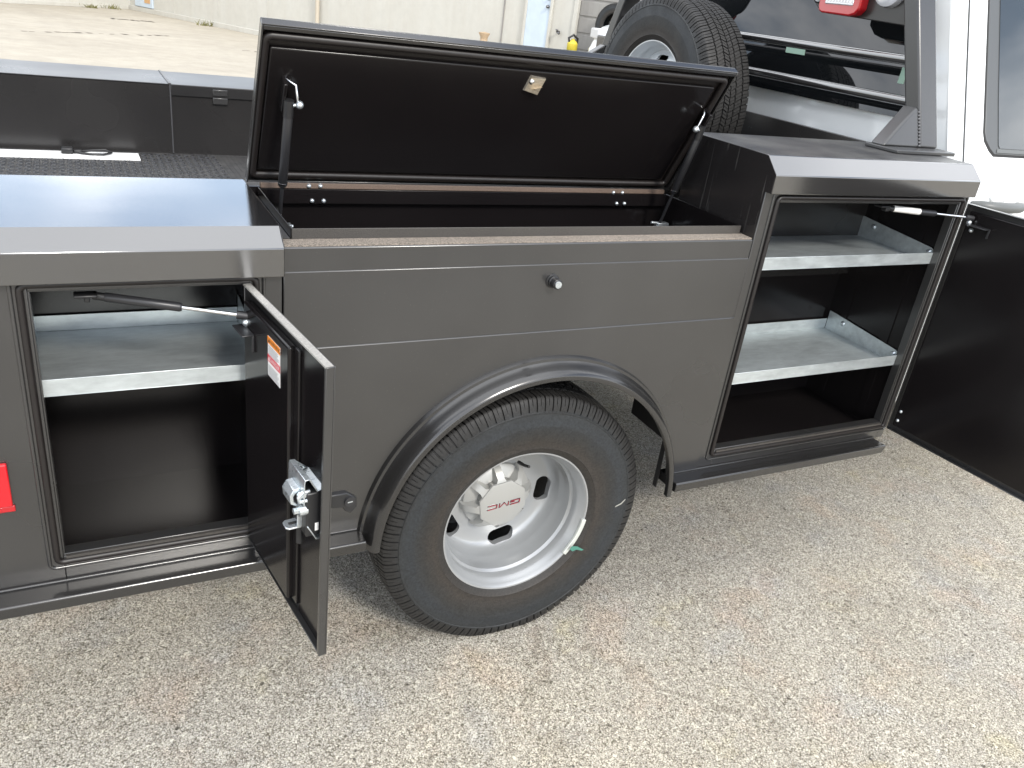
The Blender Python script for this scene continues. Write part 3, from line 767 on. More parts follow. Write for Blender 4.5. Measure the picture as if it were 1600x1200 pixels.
# warning label
n0 = 0.0213
def lab(a0, a1, z0, z1, n, mat, nm='warning_label'):
    return mk(nm, bx(MB(), a0, a1, n, n + 0.0004, z0, z1), mat, cdoor)
la0, la1, lz0, lz1 = 0.157, 0.222, 0.992, 1.074
lab(la0, la1, lz0, lz1, n0, 'label_white')
lab(la0, la1, lz1 - 0.0145, lz1, n0 + 0.0005, 'label_orange')
lab(la0, la1, 1.0225, 1.0365, n0 + 0.0005, 'label_red')
for base, cnt in ((1.0385, 6), (0.9945, 7)):
    for i in range(cnt):
        z = base + 0.0033 * i
        lab(la0 + 0.004, la1 - 0.004 - 0.012 * random.random(), z, z + 0.0011, n0 + 0.0006, 'label_grey', 'label_print')
def text_on(txt, a, z, n, size, mat, nm, parent):
    cu = bpy.data.curves.new('txt', 'FONT'); cu.body = txt; cu.size = size; cu.align_x = 'CENTER'; cu.align_y = 'CENTER'
    to = bpy.data.objects.new('txt', cu); COL.objects.link(to)
    bpy.context.view_layer.update()
    me = bpy.data.meshes.new_from_object(to.evaluated_get(bpy.context.evaluated_depsgraph_get()))
    for v in me.vertices: v.co = Vector(LC(a + v.co.x, n, z + v.co.y))
    me.materials.clear(); me.materials.append(M[mat])
    bpy.data.objects.remove(to); bpy.data.curves.remove(cu)
    o = bpy.data.objects.new(nm, me); link(o, parent); return o
text_on('WARNING', (la0 + la1) / 2 + 0.005, lz1 - 0.0075, n0 + 0.0011, 0.0125, 'seam', 'label_print', cdoor)
text_on('DANGER', (la0 + la1) / 2 + 0.005, 1.0292, n0 + 0.0011, 0.0125, 'label_white', 'label_print', cdoor)
for z, m_ in ((lz1 - 0.0075, 'seam'), (1.0292, 'label_white')):
    mk('label_print', MB().add([LC(la0 + 0.003, n0 + 0.0011, z - 0.0045), LC(la0 + 0.012, n0 + 0.0011, z - 0.0045), LC(la0 + 0.0075, n0 + 0.0011, z + 0.005)], [(0, 1, 2)]), m_, cdoor)

# rotary latch on the inside of the door
def lp(pts, a0, a1):      # prism: outline in (n, z), run along the door width
    return MB().prism([LC(a0, n, z) for n, z in pts], dd * (a1 - a0))
def lpz(pts, z0, z1):     # prism: outline in (a, n), run in z
    return MB().prism([LC(a, n, z0) for a, n in pts], (0, 0, z1 - z0))
def ribbon(pts, t, a0, a1):
    out = []
    for k, (n_, z) in enumerate(pts):
        p0 = pts[max(k - 1, 0)]; p1 = pts[min(k + 1, len(pts) - 1)]
        dn, dz = p1[0] - p0[0], p1[1] - p0[1]; L = math.hypot(dn, dz)
        out.append((n_ - dz / L * t, z + dn / L * t))
    return lp(list(pts) + out[::-1], a0, a1)
mk('latch_bracket', ribbon([(0.0050, 0.8745), (0.0174, 0.8700), (0.0320, 0.8980), (0.0420, 0.8985), (0.0438, 0.8900), (0.0438, 0.8450)], -0.0024, 0.325, 0.4015), 'bright_zinc', cdoor, bevel=0.0008)
mk('latch_bracket', ribbon([(0.0365, 0.7960), (0.0190, 0.7640), (0.0050, 0.7635)], -0.0024, 0.330, 0.4015), 'bright_zinc', cdoor, bevel=0.0008)
mk('latch_body', MB().box(0.332, 0.3985, 0.006, 0.0375, 0.772, 0.866, LC), 'black_plastic', cdoor, bevel=0.003)
mk('latch_sticker', MB().box(0.3986, 0.3990, 0.014, 0.021, 0.783, 0.800, LC), 'label_white', cdoor)
mk('latch_claw', lp([(0.044, 0.873), (0.056, 0.871), (0.063, 0.859), (0.061, 0.842), (0.050, 0.835), (0.050, 0.841), (0.055, 0.846), (0.0565, 0.857), (0.052, 0.863), (0.044, 0.865)], 0.345, 0.384), 'bright_zinc', cdoor, bevel=0.001)
mk('latch_claw', lp([(0.034, 0.866), (0.048, 0.868), (0.052, 0.862), (0.050, 0.848), (0.046, 0.846), (0.046, 0.858), (0.034, 0.858)], 0.386, 0.396), 'bright_zinc', cdoor, bevel=0.001)
mk('latch_hook', MB().tube([LC(0.392, 0.030, 0.868), LC(0.394, 0.044, 0.869), LC(0.394, 0.051, 0.860), LC(0.394, 0.049, 0.850), LC(0.398, 0.036, 0.853)], 0.0036, 8), 'bright_zinc', cdoor, ang=60)
mk('latch_barrel', MB().tube([LC(0.388, 0.034, 0.829), LC(0.388, 0.049, 0.829)], 0.0115, 16), 'bright_zinc', cdoor, ang=50)
mk('latch_bolt', MB().tube([LC(0.388, 0.049, 0.829), LC(0.388, 0.058, 0.829)], 0.0062, 6), 'bright_zinc', cdoor)
mk('latch_tongue', lpz([(0.345, 0.010), (0.345, 0.058), (0.350, 0.064), (0.368, 0.065), (0.374, 0.060), (0.376, 0.010)], 0.779, 0.7825), 'bright_zinc', cdoor, bevel=0.001)
mk('latch_tongue_slot', lpz([(0.356, 0.040), (0.356, 0.056), (0.363, 0.056), (0.363, 0.040)], 0.7826, 0.7834), 'seam', cdoor)
mk('latch_tongue_arm', lpz([(0.374, 0.034), (0.374, 0.046), (0.3775, 0.046), (0.3775, 0.034)], 0.7828, 0.842), 'bright_zinc', cdoor, bevel=0.001)
mk('latch_rod', MB().tube([LC(0.350, 0.030, 0.728), LC(0.350, 0.030, 0.779)], 0.0072, 10), 'black_plastic', cdoor, ang=60)
# outside handle
hp = [(0.0, 0.020), (-0.023, 0.018), (-0.038, 0.005), (-0.039, -0.010), (-0.030, -0.020), (-0.021, -0.013), (-0.018, -0.006), (-0.008, -0.005), (0.0, -0.002)]
mk('handle', MB().prism([LC(0.392, n * 1.35 - 0.006, 0.831 + z * 1.25) for n, z in hp], dd * 0.014), 'black_plastic', cdoor, bevel=0.002)
mk('handle_lock', MB().tube([LC(0.404, -0.042, 0.835), LC(0.4095, -0.042, 0.835)], 0.0100, 18), 'strut_black', cdoor, ang=50)
mk('handle_keyhole', MB().box(0.4096, 0.4102, -0.047, -0.037, 0.834, 0.8362, LC), 'bright_zinc', cdoor)

def cabinet_strut(p0, p1, cyl_frac, end_off, lab_mat=None):
    p0, p1 = Vector(p0), Vector(p1); d = p1 - p0; L = d.length; d.normalize()
    o = mk('gas_strut', MB().tube([p0, p0 + d * 0.004, p0 + d * L * cyl_frac, p0 + d * (L * cyl_frac + 0.004)], [0.006, 0.0092, 0.0092, 0.007], 14), 'strut_black', truck, ang=50)
    mk('strut_rod', MB().tube([p0 + d * L * cyl_frac, p1], 0.0042, 10), 'chrome', o, ang=50)
    mk('strut_end', MB().tube([p1 - d * 0.006, p1 + d * 0.020], 0.0085, 10), 'strut_black', o, ang=50)
    mk('strut_end', MB().tube([p0 - d * 0.018, p0 + d * 0.004], 0.008, 10), 'black_plastic', o, ang=50)
    e = p1 + d * 0.012
    mk('ball_stud', MB().sphere(e + Vector((0, 0, -0.014)), 0.0085).tube([e, e + Vector((0, 0, -0.024))], 0.004, 8), 'bright_zinc', o, ang=60)
    if lab_mat:
        mk('strut_label', MB().tube([p0 + d * 0.004, p0 + d * L * 0.36], 0.0095, 14, cap=False), lab_mat, o, ang=50)
    return o
s1 = cabinet_strut((-0.835, 0.030, 1.094), (-0.594, -0.030, 1.066), 0.55, 0)
mk('strut_bracket', MB().box(-0.885, -0.845, 0.012, 0.040, 1.098, 1.104).box(-0.868, -0.858, 0.018, 0.034, 1.088, 1.098), 'black_plastic', s1, bevel=0.002)
mk('door_bracket', MB().box(0.016, 0.080, 0.0213, 0.046, 1.040, 1.043, LC).box(0.074, 0.080, 0.0213, 0.026, 1.005, 1.040, LC), 'strut_black', s1, bevel=0.001)

# front cabinet door ------------------------------------------
HF = Vector((1.6065, 0, 0)); df = Vector((0.0895, -0.996, 0)); nf_ = Vector((-0.996, -0.0895, 0))
def FC(a, n, z): q = HF + df * a + nf_ * n; return (q.x, q.y, z)
FB, FT, FWd = 0.4966, 1.3006, 0.80
mb = MB()
mb.box(0, FWd, -0.022, -0.019, FB, FT, FC)
for a0, a1, z0, z1 in ((0, 0.003, FB, FT), (FWd - 0.003, FWd, FB, FT), (0.003, FWd - 0.003, FB, FB + 0.003), (0.003, FWd - 0.003, FT - 0.003, FT)):
    mb.box(a0, a1, -0.019, 0.0, z0, z1, FC)
fdoor = mk('front_cabinet_door', mb, 'paint', truck, bevel=0.0015)
fdoor['label'] = 'tall front cabinet door swung wide open'
mk('inner_pan', MB().box(0.016, FWd - 0.05, -0.018, -0.002, FB + 0.022, FT - 0.020, FC), 'paint_in', fdoor, bevel=0.003, seg=3)
for z in (0.5776, 0.5423):
    mk('hinge_bolt', bolt(MB(), FC(0.030, -0.002, z), nf_, 0.006, 0.006), 'bright_zinc', fdoor)
for a in (0.055, 0.30, 0.56):
    mk('rivet', bolt(MB(), FC(a, -0.0175, FB + 0.012), nf_, 0.0035, 0.003), 'strut_black', fdoor)
s2 = cabinet_strut((1.325, 0.045, 1.2715), (1.585, -0.030, 1.2635), 0.56, 0, 'label_white')
mk('strut_bracket', MB().box(1.262, 1.300, 0.030, 0.062, 1.276, 1.282).box(1.290, 1.306, 0.036, 0.054, 1.264, 1.276), 'black_plastic', s2, bevel=0.002)
mk('door_bracket', MB().box(0.030, 0.098, -0.002, 0.030, 1.2420, 1.2445, FC).box(0.092, 0.098, -0.002, 0.004, 1.215, 1.242, FC), 'strut_black', s2, bevel=0.001)
mk('bracket_bolt', bolt(MB(), FC(0.040, -0.002, 1.226), nf_, 0.007, 0.009), 'bright_zinc', s2)

# red reflector near the tail
mk('side_reflector', MB().box(-1.135, -1.032, -0.010, 0.001, 0.6745, 0.7720), 'refl_red', truck, bevel=0.003)
mk('reflector_base', MB().box(-1.138, -1.029, -0.006, 0.0005, 0.6600, 0.6740), 'lens_red', truck, bevel=0.002)

# bed ----------------------------------------------------------
mk('bed_floor', MB().box(XT, 1.63, 0.4205, W - 0.4205, 0.945, 0.9645), 'tread_plate', truck)
lug = MB()
for i in range(46):
    for j in range(62):
        x, y = XT + 0.02 + 0.026 * i, 0.435 + 0.0252 * j
        if x > -0.36 or y > W - 0.43: continue
        a = R(45 if (i + j) % 2 else -45); ca, sa = math.cos(a), math.sin(a)
        q = [(0.0145, 0.0), (0.0, 0.0042), (-0.0145, 0.0), (0.0, -0.0042)]
        lug.add([(x + u * ca - v * sa, y + u * sa + v * ca, 0.9646) for u, v in q] + [(x + u * ca * 0.8 - v * sa * 0.5, y + u * sa * 0.8 + v * ca * 0.5, 0.9672) for u, v in q],
                [(4, 5, 6, 7), (0, 1, 5, 4), (1, 2, 6, 5), (2, 3, 7, 6), (3, 0, 4, 7)])
tl_ = mk('tread_lugs', lug, 'paint_flare', truck); tl_['kind'] = 'stuff'
mk('bulkhead', MB().box(1.610, 1.630, 0.346, W - 0.346, 0.966, 1.402), 'paint_dark', truck, bevel=0.002)
mb = MB(); y0 = W - 0.42 - 0.026
mb.box(XR + 0.004, XF0 - 0.004, W - 0.4265, W - 0.03, 1.190, 1.2335)
fl = mk('far_lid', mb, 'paint_far', truck, bevel=0.003)
mk('lid_hinge', MB().box(-0.345, -0.288, W - 0.4315, W - 0.427, 1.200, 1.2235).box(-0.345, -0.288, W - 0.4315, W - 0.4205, 1.168, 1.192), 'paint', fl, bevel=0.0015)
mk('lid_hinge', MB().box(0.255, 0.312, W - 0.4315, W - 0.427, 1.200, 1.2235).box(0.255, 0.312, W - 0.4315, W - 0.4205, 1.168, 1.192), 'paint', fl, bevel=0.0015)
mk('box_joint_weld', MB().tube([(XR + 0.001, W - 0.4215, 0.967), (XR + 0.001, W - 0.4215, 1.232)], 0.0028, 6), 'bulb', truck)
mk('box_joint_seam', MB().box(XR - 0.004, XR + 0.004, W - 0.42, W - 0.02, 1.2337, 1.2365), 'paint_dusty', truck)
mk('centre_box_wall', MB().box(XR + 0.002, XF0 - 0.002, W - 0.4195, W - 0.4165, 0.955, 1.190), 'paint_dark', truck)

# ------------------------------------------------------------------ wheels
def tyre_mesh(name, pitches=96, flat=-0.384):
    RT, HW = 0.403, 0.096
    side = [(0.090, 0.220), (0.098, 0.2235), (0.1035, 0.231), (0.1075, 0.243), (0.1100, 0.246), (0.1095, 0.249), (0.1135, 0.268), (0.1158, 0.290), (0.1168, 0.312), (0.1172, 0.315),
            (0.1168, 0.318), (0.1160, 0.336), (0.1140, 0.352), (0.1150, 0.3535), (0.1148, 0.357), (0.1125, 0.359)]
    lug = [(0.1115, 0.364), (0.1095, 0.372), (0.1065, 0.381), (0.1025, 0.3895), (0.0985, 0.3945)]
    cols = [(-y, r_, 'w') for y, r_ in side] + [(-y, r_, 's') for y, r_ in lug]
    crown = lambda y: RT - 0.0065 * (y / HW) ** 2
    e = 0.0008
    def rib(a, b, k): return [(a, crown(a), k), ((2 * a + b) / 3, crown((2 * a + b) / 3), k), ((a + 2 * b) / 3, crown((a + 2 * b) / 3), k), (b, crown(b), k)]
    def groove(a, b): return [(a + e, crown(a), 'g'), (b - e, crown(b), 'g')]
    cols += rib(-0.0945, -0.0635, 'S') + groove(-0.0635, -0.0570) + rib(-0.0570, -0.0285, 'm') + groove(-0.0285, -0.0230) + rib(-0.0230, -0.0028, 'm') + groove(-0.0028, 0.0028)
    cols += rib(0.0028, 0.0230, 'm') + groove(0.0230, 0.0285) + rib(0.0285, 0.0570, 'm') + groove(0.0570, 0.0635) + rib(0.0635, 0.0945, 'S')
    cols += [(y, r_, 's') for y, r_ in reversed(lug)] + [(y, r_, 'w') for y, r_ in reversed(side)]
    ts = [0.0, 0.02, 0.17, 0.19, 0.40, 0.55, 0.565, 0.615, 0.63, 0.82]
    knots = [(-0.12, 0.0), (-0.0945, 0.0), (-0.06, 0.30), (-0.0258, 0.95), (0.0, 0.45), (0.0258, 0.95), (0.06, 1.60), (0.0945, 1.90), (0.12, 1.90)]
    def sh(y):
        for (a, va), (b, vb) in zip(knots, knots[1:]):
            if a <= y <= b: return va + (vb - va) * (y - a) / (b - a)
        return 0
    tri = lambda t: 4 * abs(t - math.floor(t + 0.5)) - 1
    V, F = [], []; m = len(cols); n = pitches * len(ts)
    for i in range(n):
        pi_, ti = divmod(i, len(ts)); t = ts[ti]
        prim = ti in (1, 2); sec = ti in (6, 7)
        for y, r_, k in cols:
            d = 0.0; yy = y
            if k == 'g': d = 0.0085; yy = y + 0.0018 * tri(t)
            elif k in 'mS':
                edge = 0.0018 * tri(t); yy = y + edge * (1 if abs(y) < 0.09 else 0)
                if prim: d = 0.0075 if k == 'S' else 0.006
                elif sec: d = 0.004 if k == 'S' else 0.003
            elif k == 's':
                if prim: d = 0.005
                elif sec and abs(y) > 0.1 and r_ > 0.375: d = 0.0025
            a = 2 * math.pi * (pi_ + t + sh(y)) / pitches
            if k == 's': r2 = r_ - d * 0.6; yy = y - math.copysign(d * 0.8, y)
            else: r2 = r_ - d
            x, z = r2 * math.cos(a), r2 * math.sin(a)
            if z < -0.345:
                f_ = min(1.0, (-0.345 - z) / 0.05); yy += math.copysign(0.006 * f_, yy) if abs(yy) > 0.09 else 0
            if z < flat: z = flat + (0.002 if d > 0.002 else 0.0)
            V.append((x, yy, z))
    for i in range(n):
        j = (i + 1) % n
        for k in range(m - 1):
            F.append((i * m + k, i * m + k + 1, j * m + k + 1, j * m + k))
    return MB().add(V, F).mesh(name, 'tyre', 28)
TYRE = tyre_mesh('tyre')

def bool_holes(prof, seg, holes, mat, name, cutters):
    body = bpy.data.objects.new('tmp', MB().lathe(prof, seg, 'y', closed=True).mesh('tmp', None)); COL.objects.link(body)
    cb = MB()
    for c in cutters: cb.add(c.v, c.f)
    cut = bpy.data.objects.new('tmpc', cb.mesh('tmpc', None)); COL.objects.link(cut)
    md = body.modifiers.new('b', 'BOOLEAN'); md.object = cut; md.operation = 'DIFFERENCE'; md.solver = 'EXACT'
    bpy.context.view_layer.update()
    me = bpy.data.meshes.new_from_object(body.evaluated_get(bpy.context.evaluated_depsgraph_get())); me.name = name
    bpy.data.objects.remove(body); bpy.data.objects.remove(cut)
    me.materials.clear(); me.materials.append(M[mat]); me.shade_smooth(); me.set_sharp_from_angle(angle=R(30))
    return me

def capsule_cut(a, rc, half, rad, y0, y1):
    """oval prism along y, long side tangential, centred at radius rc and angle a"""
    pts = []
    for k in range(20):
        t = 2 * math.pi * k / 20
        u = rad * math.cos(t) + (half if math.cos(t) > 0 else -half); v = rad * math.sin(t)
        ca, sa = math.cos(a), math.sin(a)
        pts.append((rc * ca + v * ca - u * sa, y0, rc * sa + v * sa + u * ca))
    return MB().prism(pts, (0, y1 - y0, 0))

RIMP = [(0.2285, -0.0980), (0.2265, -0.1005), (0.2225, -0.1000), (0.2195, -0.0960), (0.2165, -0.0900), (0.2120, -0.0800), (0.2075, -0.0740), (0.2050, -0.0660), (0.2045, -0.0500),
        (0.2010, -0.0450), (0.1985, -0.0420), (0.1975, -0.0200), (0.1965, 0.0000), (0.1935, 0.0060), (0.1925, 0.0160), (0.1900, 0.0300), (0.1850, 0.0430), (0.1780, 0.0520), (0.1700, 0.0570),
        (0.1300, 0.0600), (0.0900, 0.0540), (0.0500, 0.0520), (0.0500, 0.0640), (0.1300, 0.0720), (0.1800, 0.0680), (0.1960, 0.0520), (0.2030, 0.0200), (0.2080, -0.0300), (0.2180, -0.0700), (0.2285, -0.0850)]
RIM = bool_holes(RIMP, 96, None, 'silver', 'wheel', [capsule_cut(R(a), 0.160, 0.020, 0.0225, 0.03, 0.09) for a in (-148, -76, -4, 68, 140)])

def hub_cap_mesh():
    mb = MB()
    a0 = R(22.5 + 9)
    # octagonal face
    mb.lathe([(0.0, -0.004), (0.070, -0.003), (0.0775, -0.0005), (0.079, 0.004), (0.072, 0.016), (0.070, 0.040)], 8, 'y', a0=a0)
    # skirt
    mb.lathe([(0.070, 0.030), (0.098, 0.040), (0.106, 0.046), (0.107, 0.058)], 48, 'y')
    # eight arms
    for k in range(8):
        a = 2 * math.pi * k / 8 + R(9)
        ca, sa = math.cos(a), math.sin(a)
        def f(r_, y, t): return (r_ * ca - t * sa, y, r_ * sa + t * ca)
        w0, w1 = 0.0150, 0.0105
        mb.add([f(0.066, 0.001, -w0 * 1.25), f(0.066, 0.001, w0 * 1.25), f(0.083, 0.006, w1), f(0.083, 0.006, -w1), f(0.106, 0.030, w1), f(0.106, 0.030, -w1),
                f(0.112, 0.040, w1 * 0.9), f(0.112, 0.040, -w1 * 0.9), f(0.114, 0.057, w1), f(0.114, 0.057, -w1), f(0.066, 0.040, w0 * 1.3), f(0.066, 0.040, -w0 * 1.3)],
               [(0, 1, 2, 3), (3, 2, 4, 5), (5, 4, 6, 7), (7, 6, 8, 9), (1, 10, 8, 6, 4, 2), (0, 3, 5, 7, 9, 11)])
    return mb.mesh('hub_cap', 'silver_cap', 30)
CAP = hub_cap_mesh()

def letters(gap_in, y, t):
    """the three raised letters, upside down on the cap as the wheel stands"""
    mb = MB(); h, w, s = 0.0155, 0.0315, 0.0034
    def bar(x0, z0, x1, z1, x2, z2, x3, z3):
        q = [(x0, z0), (x1, z1), (x2, z2), (x3, z3)]
        cx = sum(a for a, _ in q) / 4; cz = sum(b for _, b in q) / 4
        q = [(cx + (a - cx) * (1 - gap_in * 0.5) , cz + (b - cz) * (1 - gap_in)) for a, b in q]
        k = 0.16
        pts = [(-(a + k * b), y, -b) for a, b in q]      # turned half round, slightly slanted
        mb.prism([tuple(p) for p in pts], (0, t, 0))
    def rc(x0, x1, z0, z1): bar(x0, z0, x1, z0, x1, z1, x0, z1)
    H = h / 2
    g = -0.0525
    rc(g, g + s, -H, H); rc(g + s, g + w, H - s, H); rc(g + s, g + w, -H, -H + s); rc(g + w - s, g + w, -H + s, 0.0002); rc(g + w * 0.55, g + w - s, -0.0028, 0.0002)
    g = -0.0165
    rc(g, g + s * 0.9, -H, H); rc(g + w - s * 0.9, g + w, -H, H)
    bar(g + s * 0.9, H, g + s * 1.7, H, g + w / 2 + s * 0.4, -H, g + w / 2 - s * 0.4, -H)
    bar(g + w - s * 1.7, H, g + w - s * 0.9, H, g + w / 2 + s * 0.4, -H, g + w / 2 - s * 0.4, -H)
    g = 0.0205
    rc(g, g + s, -H, H); rc(g + s, g + w, H - s, H); rc(g + s, g + w, -H, -H + s)
    return mb

def road_wheel(loc, rz=0.0, detail=True):
    w = bpy.data.objects.new('wheel', RIM); w.location = loc; w.rotation_euler = (0, 0, rz); link(w, truck)
    t = bpy.data.objects.new('tyre', TYRE); link(t, w)
    if detail:
        c = bpy.data.objects.new('hub_cap', CAP); link(c, w)
    return w
w1 = road_wheel((0.15, 0.101, 0.385))
o = mk('emblem_outline', letters(0.0, -0.0036, -0.0014), 'dark_chrome', w1)
o = mk('emblem_letters', letters(0.34, -0.0048, -0.0014), 'red_letter', w1)
for o_ in [c for c in w1.children if c.name.startswith('emblem')]:
    o_.rotation_euler = (0, R(-6), 0)
# valve stem, wheel weight and paint marks on the tyre
va = R(66)
mk('valve_stem', MB().tube([(0.125 * math.cos(va), 0.03, 0.125 * math.sin(va)), (0.132 * math.cos(va), 0.0, 0.132 * math.sin(va)), (0.140 * math.cos(va), -0.02, 0.140 * math.sin(va))], [0.006, 0.0045, 0.0045], 8), 'black_plastic', w1)
def arc_strip(r0, r1, a0, a1, y, t, n=10):
    mb = MB(); V = []
    for i in range(n + 1):
        a = R(a0 + (a1 - a0) * i / n)
        for r_ in (r0, r1):
            V += [(r_ * math.cos(a), y, r_ * math.sin(a)), (r_ * math.cos(a), y + t, r_ * math.sin(a))]
    F = []
    for i in range(n):
        b, c = 4 * i, 4 * i + 4
        F += [(b, c, c + 2, b + 2), (b + 1, b + 3, c + 3, c + 1), (b, b + 1, c + 1, c), (b + 2, c + 2, c + 3, b + 3)]
    F += [(0, 2, 3, 1), (4 * n, 4 * n + 1, 4 * n + 3, 4 * n + 2)]
    return mb.add(V, F)
mk('wheel_weight', arc_strip(0.2165, 0.2305, -40, -8, -0.1055, 0.010, 14), 'wheel_weight', w1, bevel=0.002)
def side_y(r_):
    pr = [(0.243, 0.1075), (0.268, 0.1135), (0.290, 0.1158), (0.315, 0.1172), (0.336, 0.1160), (0.352, 0.1145), (0.372, 0.1100), (0.39, 0.1030), (0.40, 0.098)]
    for (a, ya), (b, yb) in zip(pr, pr[1:]):
        if a <= r_ <= b: return -(ya + (yb - ya) * (r_ - a) / (b - a)) - 0.0012
    return -0.118
def mark(pts, mat, nm):
    V = []
    for x, z in pts: V.append((x, side_y(math.hypot(x, z)), z))
    mk(nm, MB().add(V, [tuple(range(len(V)))]), mat, w1)
mark([(0.178, -0.118), (0.184, -0.108), (0.204, -0.113), (0.232, -0.134), (0.226, -0.137), (0.203, -0.125), (0.190, -0.128)], 'green_mark', 'paint_mark')
mark([(0.312, 0.005), (0.314, 0.010), (0.332, 0.016), (0.346, 0.028), (0.347, 0.023), (0.334, 0.011)], 'chalk', 'chalk_mark')
road_wheel((0.15, 0.440, 0.385), 0.0, False)
road_wheel((0.15, W - 0.101, 0.385), math.pi)
road_wheel((0.15, W - 0.440, 0.385), math.pi, False)
for y, rz in ((0.26, 0.0), (W - 0.26, math.pi)):
    road_wheel((4.15, y, 0.385), rz, True)

# chassis ------------------------------------------------------
for y in (0.74, W - 0.82):
    mk('frame_rail', MB().box(-1.45, 4.9, y, y + 0.08, 0.60, 0.82), 'frame_dark', truck, bevel=0.006)
mk('axle', MB().tube([(0.15, 0.30, 0.385), (0.15, W - 0.30, 0.385)], 0.055, 16).sphere((0.15, W / 2, 0.385), 0.17), 'frame_dark', truck)
def leaf(y):
    mb = MB()
    for k in range(5):
        L = 0.75 - 0.11 * k; n = 12; V = []
        for i in range(n + 1):
            u = -L + 2 * L * i / n
            z = 0.50 + 0.20 * (u / 0.75) ** 2 - 0.014 * k
            V += [(0.15 + u, y, z), (0.15 + u, y + 0.065, z), (0.15 + u, y, z - 0.010), (0.15 + u, y + 0.065, z - 0.010)]
        F = []
        for i in range(n):
            b, c = 4 * i, 4 * i + 4
            F += [(b, c, c + 1, b + 1), (b + 2, b + 3, c + 3, c + 2), (b, b + 2, c + 2, c), (b + 1, c + 1, c + 3, b + 3)]
        F += [(0, 1, 3, 2), (4 * n, 4 * n + 2, 4 * n + 3, 4 * n + 1)]
        mb.add(V, F)
    return mb
mk('leaf_spring', leaf(0.655), 'frame_dark', truck); mk('leaf_spring', leaf(W - 0.72), 'frame_dark', truck)
mk('spring_hanger', MB().box(0.63, 0.66, 0.45, 0.48, 0.66, 0.90), 'frame_dark', truck, bevel=0.003)
for x in (-1.2, -0.7, -0.2, 0.4, 0.9, 1.4):
    mk('cross_member', MB().box(x, x + 0.06, 0.43, W - 0.43, 0.83, 0.944), 'frame_dark', truck)
mk('fuel_tank', MB().box(1.70, 2.9, 0.45, 1.0, 0.42, 0.72), 'frame_dark', truck, bevel=0.05)

# cab ----------------------------------------------------------
PS = [(0.46, 0.20), (0.50, 0.155), (0.70, 0.125), (1.00, 0.108), (1.22, 0.110), (1.32, 0.125), (1.36, 0.140), (1.95, 0.4277), (2.03, 0.475), (2.075, 0.56), (2.10, 0.72), (2.115, 1.215)]
def ys(z):
    for (a, ya), (b, yb) in zip(PS, PS[1:]):
        if a <= z <= b: return ya + (yb - ya) * (z - a) / (b - a)
    return PS[-1][1]
xr_ = lambda z: 1.700 + max(0.0, z - 1.47) * 0.174
ring = [(y, z) for z, y in PS] + [(W - y, z) for z, y in reversed(PS[:-1])]
n = len(ring); V = []; xs = [(0.0, 0.03), (0.012, 0.010), (0.035, 0.0)]
def ins(y, z, d):
    cy, cz = W / 2, 1.25
    return y + (cy - y) * d / 1.1, z + (cz - z) * d / 0.9
for dx_, d in xs:
    for y, z in ring:
        a, b = ins(y, z, d); V.append((xr_(z) + dx_, a, b))
for y, z in ring: V.append((3.0 + (0.55 if z < 1.36 else 0.55 - (z - 1.36) * 0.9), y, z))
F = [tuple(range(n))]
for i in range(3):
    for j in range(n):
        k = (j + 1) % n; F.append((i * n + j, i * n + k, (i + 1) * n + k, (i + 1) * n + j))
F.append(tuple(3 * n + j for j in range(n)))
cab_o = mk('cab', MB().add(V, F), 'white_paint', truck, ang=30)
hood = MB(); pr = [(0.16, 0.55), (0.12, 1.0), (0.16, 1.28), (0.30, 1.36), (W / 2, 1.42), (W - 0.30, 1.36), (W - 0.16, 1.28), (W - 0.12, 1.0), (W - 0.16, 0.55)]
hood.prism([(3.4, y, z) for y, z in pr], (1.75, 0, 0))
mk('bonnet', hood, 'white_paint', truck, bevel=0.05, seg=3)
def cabpt(x, z, off):
    return (x, ys(z) - off * 0.9, z + (off * 0.43 if z > 1.36 else 0))
def side_poly(pts, off, t=0.003):
    a = [Vector(cabpt(x, z, off)) for x, z in pts]; nrm = Vector((0, 0.9, -0.43)) * t
    return MB().prism([tuple(q) for q in a], nrm)
# door panel follows the body side, with a visible gap
zs = [0.56, 0.70, 0.85, 1.00, 1.12, 1.22, 1.27, 1.32, 1.36, 1.50, 1.65, 1.80, 1.95]
xd = lambda z: 1.742 + max(0.0, z - 1.36) * 0.177
V, F = [], []
for z in zs:
    for x in (xd(z), 2.95): V.append(cabpt(x, z, 0.004))
for i in range(len(zs) - 1): F.append((2 * i, 2 * i + 1, 2 * i + 3, 2 * i + 2))
m0 = len(V)
for z in zs:
    for x in (xd(z), 2.95): V.append(cabpt(x, z, -0.004))
for i in range(len(zs) - 1):
    F += [(2 * i, 2 * i + 2, m0 + 2 * i + 2, m0 + 2 * i), (2 * i + 1, m0 + 2 * i + 1, m0 + 2 * i + 3, 2 * i + 3)]
cabdoor = mk('cab_door', MB().add(V, F), 'white_paint', truck, ang=40)
V, F = [], []
for z in zs:
    for x in (xd(z) - 0.006, xd(z) + 0.002): V.append(cabpt(x, z, 0.0012))
for i in range(len(zs) - 1): F.append((2 * i, 2 * i + 1, 2 * i + 3, 2 * i + 2))
mk('door_gap', MB().add(V, F), 'seam', truck)
wx = lambda z: 1.861 + (z - 1.48) * 0.174
mk('window_seal', side_poly([(wx(1.95) - 0.006, 1.95), (wx(1.49) - 0.007, 1.49), (1.858, 1.462), (1.879, 1.434), (1.902, 1.4175), (2.905, 1.415), (2.665, 1.95)], 0.0055, 0.005), 'seam', cabdoor)
mk('window_trim', side_poly([(wx(1.94), 1.94), (wx(1.49), 1.49), (1.866, 1.465), (1.884, 1.440), (1.905, 1.4235), (2.90, 1.421), (2.66, 1.94)], 0.0075, 0.006), 'trim_grey', cabdoor, bevel=0.002)
